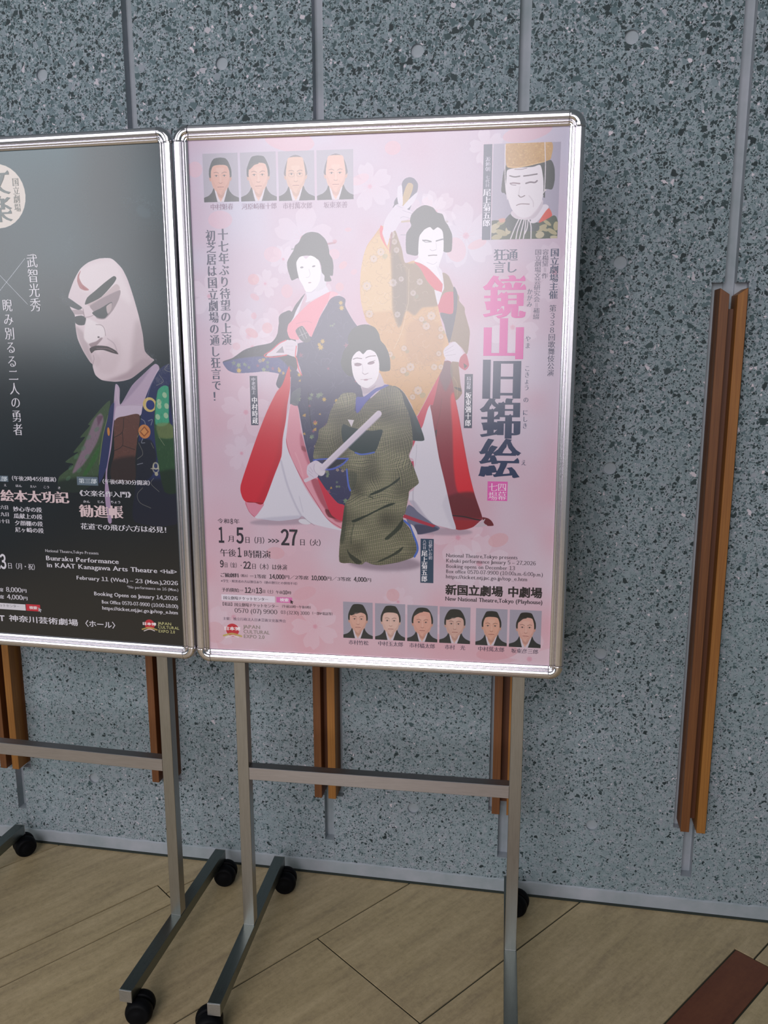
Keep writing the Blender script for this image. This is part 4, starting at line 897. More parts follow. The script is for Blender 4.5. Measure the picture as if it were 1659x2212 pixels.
P|1e2c2e|1|0.25|1|320.9,637.9 325.5,652.8 334.5,664.5 333.5,678.3 341.3,692 352.3,699.4 363.3,702.2 374.2,701.9 387.2,696 394.8,684.4 398,671.8 406.7,662.2 413.3,648.5 416.7,632.5 415.4,614.9 396.3,614.4 394.1,633.6 389.2,645.3 372.8,651.7 362.9,645.3 355.3,650.7 345.3,644.3 341.3,631.4 343.9,605.7 333.9,604.6 322.9,616.4 319.1,629.3
P|eee6f0|1|0.25|1|340.2,631.4 343.1,641.6 349.7,649.4 356.4,652.2 363.6,646.2 370.7,653.3 378.3,654.3 387.1,649.6 392.5,640 395.3,627.2 394.6,611.2 391.3,599.4 384.6,589.7 373.6,581.8 364.7,582 353.7,588.4 346,599.2 342.2,611.1
L|5c4a58|0.9|0.25|1.4|343.9,636.4 350.8,638.7 360.9,637.6
L|5c4a58|0.9|0.25|1.4|368.6,638.9 376.6,642.1 387.9,643
E|7c5c70|0.85|0.5|7.2,3,3|353.1,626.1
E|7c5c70|0.85|0.5|7,3,12|379.1,629.3
L|50404c|0.8|0.2|0.8|345.7,628.2 352.9,629.1 360.4,627.2
L|50404c|0.8|0.2|0.8|372.2,627.7 379.3,631.5 387,634.1
L|8c7484|0.9|0.3|1.1|362.1,610.2 366.5,607.3 373.2,609.8
L|c4b8c8|0.7|0.7|1.2|361.7,627.2 362.7,616.5 361.6,611.1
E|a8788c|0.8|0.4|4.6,1.6,4|368.7,596.9
L|8c6c80|0.8|0.2|0.6|358.2,597.1 368.1,597.3 380.8,599.8
L|d8ccdc|1|0.2|7.2|243.9,395.3 266.6,406
P|d8ccde|1|0.2|1|247.9,423.5 253.2,430.4 265.4,436.6 275.6,430.8 271.8,410.4 266.5,401.8 254.4,399 246.8,409.9
L|a090a8|0.7|0.2|0.6|249.5,416.8 258,410.1
L|a090a8|0.7|0.2|0.6|253.1,423.6 259.8,413.6
L|a090a8|0.7|0.2|0.6|251.1,410 261.3,401.7
E|dcd2e0|1|0.2|10.5,14,20|274,418.9
L|9c8ca4|0.5|0.4|1|262.7,428.9 261.6,418.7 266.7,410.3 275.2,406.2
L|d6cadc|1|0.2|12|278.9,421.6 393.9,531.4
L|b8acc2|0.6|0.8|2.6|283.1,417.4 397.2,527
L|e6dcea|0.6|0.8|2.5|276.4,424.9 389.8,533.5
G||||0|606.1,1021 726.3,1020.6 725.7,854.7 605.7,854.5
P|a49cb4|1|0|0|595.8,1029.9 735,1025 742.2,842.6 599.9,845.2
P|101c20|1|0.3|1|622.1,942.8 624.5,967.8 629.1,983 639.1,987.5 691.9,988.7 709.7,990 716.2,976.5 717.4,955.5 713.5,940.3 701.5,940.6 701,926.2 698,927.2 694.9,931.2 634.5,932.8 628.4,935.8 623.3,936.9
P|283c20|1|0.4|1|604.1,886.7 627.6,888.1 643.5,900.5 670.1,890.1 690.5,882.8 718.2,894.8 725.6,884 726.9,847.8 605,850.1
E|b8ac8c|1|0.4|9,5,20|612.5,877.6
E|a89c74|1|0.4|12,5,-20|624,866.5
E|a89c74|1|0.4|10,5,10|616,858.8
E|b8ac8c|1|0.4|6,4,0|609.6,869.8
E|a89c74|1|0.4|11,5,30|696.9,872.9
E|a89c74|1|0.4|10,4,-30|716.2,866.6
E|b8ac8c|1|0.4|8,6,10|694.2,861.2
E|a89c74|1|0.4|9,3,-35|706.6,882.4
E|a89c74|1|0.4|5,8,0|722.9,876.2
E|b8ac8c|1|0.4|7,3,0|719.6,856.8
E|a89c74|1|0.4|8,4,20|622.6,884.3
E|a89c74|1|0.4|8,3,-20|702,870.8
E|b8ac8c|1|0.4|5,7,0|636.2,870.2
P|1c3038|0.9|0.6|1|629.6,886.1 635.5,895.8 643.5,900.5 655.9,890.4 670.1,890.1 690.6,880.8 690,868.1 650.4,868.9 636.2,870.2
P|ded4e2|1|0.3|1|688.6,910.1 702.5,914.6 708.6,909.6 700.1,897.2 686.5,882.9 676.4,883.1 680,894.7
P|d83818|1|0.2|1|708.7,907.6 715.2,894.9 705.4,888.3 691.5,882.3 698.1,895.3
P|d89080|0.8|0.4|1|618.3,890.3 629.5,892 630.7,886.1 621.5,884.3
P|d8cad8|1|0.4|1|641.4,903.4 695.1,923.5 694.7,906 680.2,888.9 649.8,890.5
P|e6dde8|1|0.3|1|631.9,975.3 647.3,978.6 677.3,979.6 691.2,982.1 696.9,959.9 698.2,935.9 695.3,919.6 687.7,907.2 676,894.8 663,891.7 651.7,896.4 641.2,908.3 634.7,925 630.2,942.6 630.7,961.8
P|c4b6c6|0.7|1|1|649.7,895.4 663,890.2 676,893.8 687.7,905.2 695.3,919.6 697.5,911.8 684.1,892.7 666.1,889.2
P|c2914e|1|0.3|1|628.2,1020.2 646.1,1022.4 708.6,1022.2 709.6,993.8 700.9,988.4 677.2,982.5 657.3,979.3 641.3,978.3 630.7,981.5 628.2,1000.2
G||||0|628.2,1020.2 708.6,1021.2 709.6,993.8 700.9,988.4 677.2,982.5 657.3,979.3 641.3,978.3 630.7,981.5 628.2,1000.2
X|gold|7
G||||0|606.1,1021 726.3,1020.6 725.7,854.7 605.7,854.5
L|e8c08c|0.7|0.6|1.6|633.2,981 653.3,979.9 677.2,983.9 698.9,987.5
L|5c4854|0.8|0.4|1|645.4,976.3 657.4,975.9 667.4,978
L|4c3c48|0.85|0.4|2|636.6,965.5 645.8,963.3 654.8,964.2
L|4c3c48|0.85|0.4|2.2|661.8,964.3 672.8,965.4 685.7,967.1
L|7c5c6c|0.8|0.5|2.4|638,952 644,952.8 655.1,951.5
L|7c6878|0.7|0.4|1.4|638,953 640.1,950 648.2,948.8
L|5c4858|0.85|0.4|2.6|666.2,951.7 674.1,953.4 682.2,952.7 686.1,955.5
L|a894a4|0.5|0.8|1|655.3,946.7 653.6,936.1 654.8,929.3
L|5c4450|0.85|0.35|1.6|653.2,931.3 657.8,927.8 664.8,930.5
L|70505c|0.9|0.3|1.4|650.2,913.9 658.2,916.2 673.3,915.5
L|b4a4b4|0.5|0.9|1.6|671.8,930.8 679.2,921 680.5,911.2
L|e0d4e0|1|0.2|1.6|627.2,1019.3 627.9,971.5 630.2,942.6 633.7,925
L|e0d4e0|1|0.2|1.6|697.8,1020.7 700.2,978.9 700,940.7 698.2,934.9
L|d8ccd8|1|0.2|2.2|655.9,890.4 648.3,873.9 640.7,854.4
L|d8ccd8|1|0.2|2.2|660,889.3 653.5,869.9 650.9,854.2
L|d8ccd8|1|0.2|2.2|665.1,889.2 660.6,869.7 657,854
L|d8ccd8|1|0.2|2.2|668.1,889.1 666.7,869.6 664.1,853.9
L|d8ccd8|1|0.2|2.2|672.1,889.1 670.6,873.4 666.8,863.7
L|d8ccd8|1|0.2|2.2|673.1,889 677.6,877.2 678.3,853.6
P|ecdce0|1|0|1|699.6,940.2 703.1,940.1 703.1,938.5 699.6,937.8
G|||||
X|portrait|54.7,124.1,934,1022.1;d8a090,1c2c34,.24,.09,.27,-.01,0,1
X|portrait|128.6,198.6,933.7,1021.7;e0b0a0,303c44,.22,.07,.27,.0,0,2
X|portrait|203,272.6,932.8,1021.2;dcb09c,504c54,.12,.08,.27,-.02,1,3
X|portrait|277.1,347,932.5,1021.1;e4b0a0,444450,.11,.08,.27,.02,0,3
X|portrait|318.2,380.2,65.7,144;e0ac9c,10181c,.28,.05,.28,.0,0,4
X|portrait|385,447.5,65.2,143.5;e4bcb0,10181c,.24,.05,.28,.02,0,1
X|portrait|451.9,514,65,142.9;e2a898,10181c,.17,.06,.30,.0,0,2
X|portrait|518,580.7,64.8,142.4;d8aca0,10181c,.27,.06,.29,.0,0,4
X|portrait|591.6,654.9,63.9,141.7;e0a894,10141a,.22,.06,.26,.0,0,1
X|portrait|659.2,722.3,63.3,141.8;e0aca0,0c1016,.20,.06,.26,.02,0,2
E|cc2038|1|0|14.21,14.21,0|78.8,71
P|f4e8ec|0|0|1|58.8,78.2 96.8,76.7 96.6,71.8 58.5,70.8
L|c8b060|0.9|0.2|3.98|58.8,57.7 73.6,62.5 83.3,62.2 97.8,58
L|f0e4e0|0.9|0.2|2.84|63.5,53.8 78.4,59.1 91.2,55.2'''
OPS1 = r'''X|bg1|
E|38505c|0.5|5|16,10,-30|699.5,920.9
X|wisps|658.3,942 690.9,943 719.8,928.9 743,902;607480
X|wisps|538.8,881.3 531.4,854.4 533.9,820.2;384c58
P|1a2838|1|0.4|1|618,594 698.5,624.5 679.2,602.6 653.5,577.7 627.2,549.6 611.9,549.5
P|b8a4bc|1|0.3|1|707.6,627.2 716.6,616.4 692.7,578 675.5,541.8 668.8,522.2 637.2,516.2 610.6,508.7 611.2,549.5 617.4,585.7 626,577.5 625.3,544 653.8,583.2 679.4,605.3
G||||1|707.6,627.2 716.6,616.4 692.7,578 675.5,541.8 668.8,522.2 637.2,516.2 610.6,508.7 611.2,549.5 617.4,585.7 626,577.5 625.3,544 653.8,583.2 679.4,605.3
P|cabcd0|0.7|2|1|617.4,541.2 675.6,544.6 668.2,522.2 609.1,510.1
P|8c7c98|0.5|3|1|623.8,544 653.8,583.2 698.4,621.8 678.7,594.4 646.3,561
G|||||
P|1e2858|1|0.3|1|716.6,616.4 696.2,586.2 675.5,541.8 662.3,477.2 650,379.7 641.6,297.7 747.1,301.9 751.2,439.5 748.1,550.9 746.2,616.5 737.4,627.3
G||||1|716.6,616.4 696.2,586.2 675.5,541.8 662.3,477.2 650,379.7 641.6,297.7 747.1,301.9 751.2,439.5 748.1,550.9 746.2,616.5 737.4,627.3
P|101424|0.9|3|1|658.5,465.8 689.4,472 699.6,438.3 684.9,395.1 650.3,385.5
P|0c1020|0.8|8|1|640.6,379.4 757.6,388.7 752.9,296.3 635,291.6
P|10141c|0.8|2|1|735,583.7 755.8,583.9 760.4,501.3 740,512.1
L|8c9098|0.8|0.3|1.6|667.8,516.6 676.6,511.2 679.1,502.8
L|8c9098|0.8|0.3|1.6|685.7,511.3 695,514.2 691.3,503
L|8c9098|0.8|0.3|1.6|655.6,420.1 668.1,423.3
L|8c9098|0.8|0.3|1.6|671.3,474.5 667.7,466 675.4,466.1
X|wisps|710,616.4 727.9,616.4 743.3,627.3;b0a890
X|wisps|702.7,594.5 714.9,597.3 726.2,586.4;b0a890
G|||||
E|c8c0a8|0.6|0.6|8,10,0|696.6,412.6
E|1e2858|1|0.4|5,7,0|696.6,412.6
L|c8c0a8|0.7|0.3|2|685.9,412.3 707.3,412.9
E|c8b070|1|0.4|15,15,0|690.8,544.8
E|202c70|1|0.4|9.5,10,0|692.2,544.2
P|24482c|1|0.4|1|710.5,574 734.2,581 731.8,514.8 742.1,495.4 749.7,439.5 747.5,368.4 713.8,364.4 701.2,438.4 698.3,508.7
G||||1|710.5,574 734.2,581 731.8,514.8 742.1,495.4 749.7,439.5 747.5,368.4 713.8,364.4 701.2,438.4 698.3,508.7
P|3c9c7c|1|2|1|710.8,578.1 736.3,581 730.9,509.2 700.6,505.9
E|b8c8a8|0.75|0.7|5,6,20|711.7,542.2
E|b8c8a8|0.75|0.7|5,6,20|712.2,550.5
E|b8c8a8|0.75|0.7|5,6,20|725,564.5
E|b8c8a8|0.75|0.7|5,6,20|728.2,542.4
E|b8c8a8|0.75|0.7|5,6,20|707.4,520
E|b8c8a8|0.75|0.7|5,6,20|725.6,523
P|788050|0.7|3|1|703.6,506 736.7,506.5 741.2,478.7 708,478
X|fur|3,6c8850
P|0c1c14|0.7|6|1|697.7,404.1 755.8,411.4 753.1,359.9 695,358
G|||||
P|5c3a34|1|0.4|1|609.7,510.1 637.6,521.2 667,523.6 659.8,477.1 651.7,431.5 647.2,385.4 600.2,381.1 592.6,398.3 596.5,418.6 604.4,441.8
G||||1|609.7,510.1 637.6,521.2 667,523.6 659.8,477.1 651.7,431.5 647.2,385.4 600.2,381.1 592.6,398.3 596.5,418.6 604.4,441.8
X|brocade|9
P|20181c|0.75|6|1|587.5,424.2 656.7,437.3 653.1,379.8 584.2,377.7
L|2a1c1c|0.8|0.4|1.6|606.8,476.1 626.1,487.8 631.1,516.1
L|2a1c1c|0.8|0.4|1.6|626.1,487.8 624.2,459.4 604.8,447.5
L|2a1c1c|0.8|0.4|1.6|624.2,459.4 651.5,451.4
G|||||
P|a890b0|1|0.4|1|611.9,549.5 614.4,541.1 604.5,487.4 598.3,453.1 588.7,418.4 584.6,392.3 588.5,348.6 588.6,295.6 580,295.3 576.5,348.2 580.3,389.2 587.7,435.7 597.4,475.9
P|28305c|1|0.4|1|600.1,535.3 611.7,546.7 602,487.4 585.1,412.5 565.3,377.1 567.6,417.9 581.9,475.6
P|3c5038|1|0.4|1|602.8,552.2 583.3,537.9 549.6,503.5 552.4,499.3 528.5,474.6 539.5,474.8 510.1,442.5 521.2,442.8 489.2,421.7 508,416.3 472,389 468.4,365.3 480.6,356.8 519.3,358.1 559.4,382.8 568.9,417.9 581.9,475.6 596,521.2
G||||1|602.8,552.2 583.3,537.9 549.6,503.5 552.4,499.3 528.5,474.6 539.5,474.8 510.1,442.5 521.2,442.8 489.2,421.7 508,416.3 472,389 468.4,365.3 480.6,356.8 519.3,358.1 559.4,382.8 568.9,417.9 581.9,475.6 596,521.2
P|846c80|0.9|3|1|579.3,526.6 584.3,509.8 565.4,463.9 530.3,416.9 503.3,398.7 544.2,474.9 562.7,512.3
P|305c2c|0.9|3|1|574.8,464.1 562.8,429.3 534.8,393.7 528.7,396.5 557.4,440.7
P|604058|0.8|2|1|569.6,520.8 585.1,521.1 571,498.2
X|fur|5,80988c
P|0c1418|0.7|6|1|469.7,380.1 566.3,391.7 563.1,347.8 466.7,344.5
L|90986c|0.7|0.4|1.2|596,521.2 580.3,475.6 568.3,417.9
G|||||
E|c08040|1|0.3|3,9,0|594.6,487.8
E|c07c48|1|0.3|13.5,14.5,0|675.9,489.3
P|8c4c28|1|0.3|0|676.6,500.5 686.2,488.9 674.6,478.5 664.3,489
P|c88850|1|0.3|0|676.4,497.1 682.5,488.8 675.1,481.6 667.9,489.1
P|dccad2|1|0.3|1|525.3,765.2 538.2,791.8 555.2,815.5 574.3,828.3 598.9,835.1 622.7,835.1 634.2,828.3 648,813.6 658.4,792.4 668.2,760.6 677.7,723.2 684.3,685.7 686.8,653.3 699.4,639.7 705.6,633.8 680,615.2 654.8,598.4 636.2,592.7 614.7,590.7 587.3,593.9 573.3,604.3 568.8,618.7 568.2,625.9 562.4,631.4 548.7,653.5 538.3,678.2 535.6,702.8 535.8,724.6 527.7,738.2 523.3,751.8
G||||1|525.3,765.2 538.2,791.8 555.2,815.5 574.3,828.3 598.9,835.1 622.7,835.1 634.2,828.3 648,813.6 658.4,792.4 668.2,760.6 677.7,723.2 684.3,685.7 686.8,653.3 699.4,639.7 705.6,633.8 680,615.2 654.8,598.4 636.2,592.7 614.7,590.7 587.3,593.9 573.3,604.3 568.8,618.7 568.2,625.9 562.4,631.4 548.7,653.5 538.3,678.2 535.6,702.8 535.8,724.6 527.7,738.2 523.3,751.8
P|e8dae0|0.8|10|1|545.9,813 628.7,835 649.9,797.8 664.2,744.7 618.3,771.9 558,772.8
P|b09aa4|0.9|6|1|584,591.1 654.7,597 710.6,627.3 681.4,638.1 643.5,610.7 606,596.7
P|b8a4ac|0.7|10|1|674.4,717.9 705.2,637 655.5,609.6 659,664.2
P|b09ca4|0.7|5|1|534.1,702.8 548.7,653.5 571,623.2 561.8,664.4 551.7,691.8
P|cdb9c1|0.6|9|1|624,680.6 633.8,647.9 613,609.5 585.4,609.4 577,620.4 578.6,642.5
P|c8b4bc|0.6|4|1|563.4,664.4 587.4,637 577,620.4 569,636.9
P|8c7880|0.85|1.2|1|571,744.5 602.4,760.1 639.4,773.7 635.7,755.7 621.7,734.5 602.3,717.2 584.3,718.7 577.7,732.3
P|bca4a8|0.7|1.5|1|566.8,749.9 596.3,758.9 631.2,784.9 639.4,774.2 602.3,758.8 570.9,743.1
P|1a2028|1|0.5|1|575.3,729.1 594.8,738 620.4,750 616.9,734.5 603,718.6 587.4,719.5
P|b8a4a8|1|0.5|1|607.7,741.3 620.2,748.4 618.1,735.6 609.7,726.6
P|1a2028|1|0.6|1|535.6,721.3 551.1,723.9 560.5,718.9 556.7,705.9 544.1,704.9 536.2,709.6
P|a08c94|0.8|1|1|527.5,735.5 552,735.2 554.4,727.1 533,727.3
P|16201f|1|0.7|1|560.4,745.9 566.6,759.3 585.2,772.4 607.4,788 627.8,800.3 633.7,796 625.8,785 597.9,760.2 571.3,748.5
P|b07074|1|0.5|1|556.5,812.8 551.6,799.6 557.5,786.2 571.8,774.7 562.6,773.3 551.7,778.2 546.7,791.7 548.8,803.6
P|a85a5c|0.8|0.8|1|550.3,791.6 555.8,783.5 568.7,774.8 558.3,776.8
P|8c767e|0.7|0.8|1|547.2,751.5 553.9,740.6 554.4,727.1 558.4,718.9 555.3,737.9
P|e8dce2|1|3|1|557.5,708.1 552.4,680.9 559.2,669.9 569.8,667.7 587.1,675.3 600.7,685.6 599.5,698.3 589.4,706.5 568.9,717.5 561.2,716.2
P|8c747c|0.85|1.5|1|563.6,667.2 580.8,672.6 590.5,679.4 595,678 576.9,661.1 568.3,660.3
E|3c2c34|0.9|0.4|2.5,1.7,0|586,680.7
L|7c6870|0.85|0.4|1|581.8,705.8 593.9,704.6 600.3,697 602,683.4
L|a08c94|0.8|0.6|1.6|558.5,720.3 569.3,721.6 578.6,724.7
P|2c1820|1|0.35|1|564.5,658.4 580.2,663.8 604.5,662.1 622.1,653.9 627.7,646.5 615.7,648.7 594.8,654.8 576.4,654 567.4,648.5
L|c8a8b0|0.7|0.3|0.8|579.8,658.4 604.1,657.5 618.9,651.2
L|988490|0.5|1.5|2|605.6,677.9 620,667 626.3,647.9
L|746068|0.5|1|1|568.2,625.9 572.1,636.9 571.1,645.2
G|||||
P|242c34|1|1|1|506.7,762.8 523.3,759.9 540.8,748.9 553,740.1 544.4,735.9 525,743.1 510.3,750.6
X|wisps|510.2,768.1 514.1,760 525.5,749;50606c
X|wisps|686.8,653.3 699.4,639.7 706.5,632.9;a09098
L|a8a48c|0.7|0.2|0.9|672.9,499.9 659.2,477.1
L|a8a48c|0.7|0.2|0.9|661.6,465.8 669.4,443.3 656.4,431.6
L|a8a48c|0.7|0.2|0.9|689.1,466.4 694.5,455.2
L|a8a48c|0.7|0.2|0.9|690.8,392.4 684,380.7 701.5,364
L|a8a48c|0.7|0.2|0.9|664.9,371.5 651.6,356.6 656.7,339.3 680.9,328.5
L|a8a48c|0.7|0.2|0.9|708,478 719.2,461.4
L|a8a48c|0.7|0.2|0.9|737.4,627.3 727.9,616.4 739.4,611
L|a8a48c|0.7|0.2|0.9|715.3,605.5 723.5,591.9 708.1,583.6
E|c8c4a8|0.7|0.5|7,8,0|697,418.3
E|1c2858|0.9|0.4|4,5,0|697,418.3
E|c0b898|0.8|0.4|4,4,0|697.5,401.2
E|50785c|0.45|1.2|7,4,40|501.1,410.3
E|50785c|0.45|1.2|7,4,40|515.7,434
E|50785c|0.45|1.2|7,4,40|533,451.7
E|50785c|0.45|1.2|7,4,40|547.4,475
E|50785c|0.45|1.2|7,4,40|492.8,386.7
E|50785c|0.45|1.2|7,4,40|519.8,405
E|50785c|0.45|1.2|7,4,40|541.1,434.6
E|50785c|0.45|1.2|7,4,40|567.5,492.5
L|d8c8d4|0.8|0.3|0.8|617.2,582.9 620.3,560.7 622.2,544
L|8c7488|0.5|0.8|0.9|623.7,542.6 651.3,544.3 675.5,543.2
L|ece0ea|0.4|0.8|1.2|679.7,536.3 692.7,578 713,616.4
E|dcd0c8|1|0|64,62,0|381.3,961.1
E|cc2038|1|0|11.84,11.84,0|662.5,70.8
P|f4e8ec|0|0|1|644.8,76.6 678.6,76 678.3,71.9 644.4,70.3
L|c8b060|0.9|0.2|3.32|644.5,59.2 657.7,63.5 666.3,63.4 679.1,60.1
L|f0e4e0|0.9|0.2|2.37|648.6,55.9 661.9,60.7 673.2,57.6
L|c8c8d4|1|0|0.9|432.2,838.4 369.4,776.7
L|c8c8d4|1|0|0.9|372.4,806 430.4,747.7
L|c8c8d4|1|0|0.9|369.4,776.7 351.1,758.8
L|c8c8d4|1|0|0.9|372.4,806 357.5,821'''
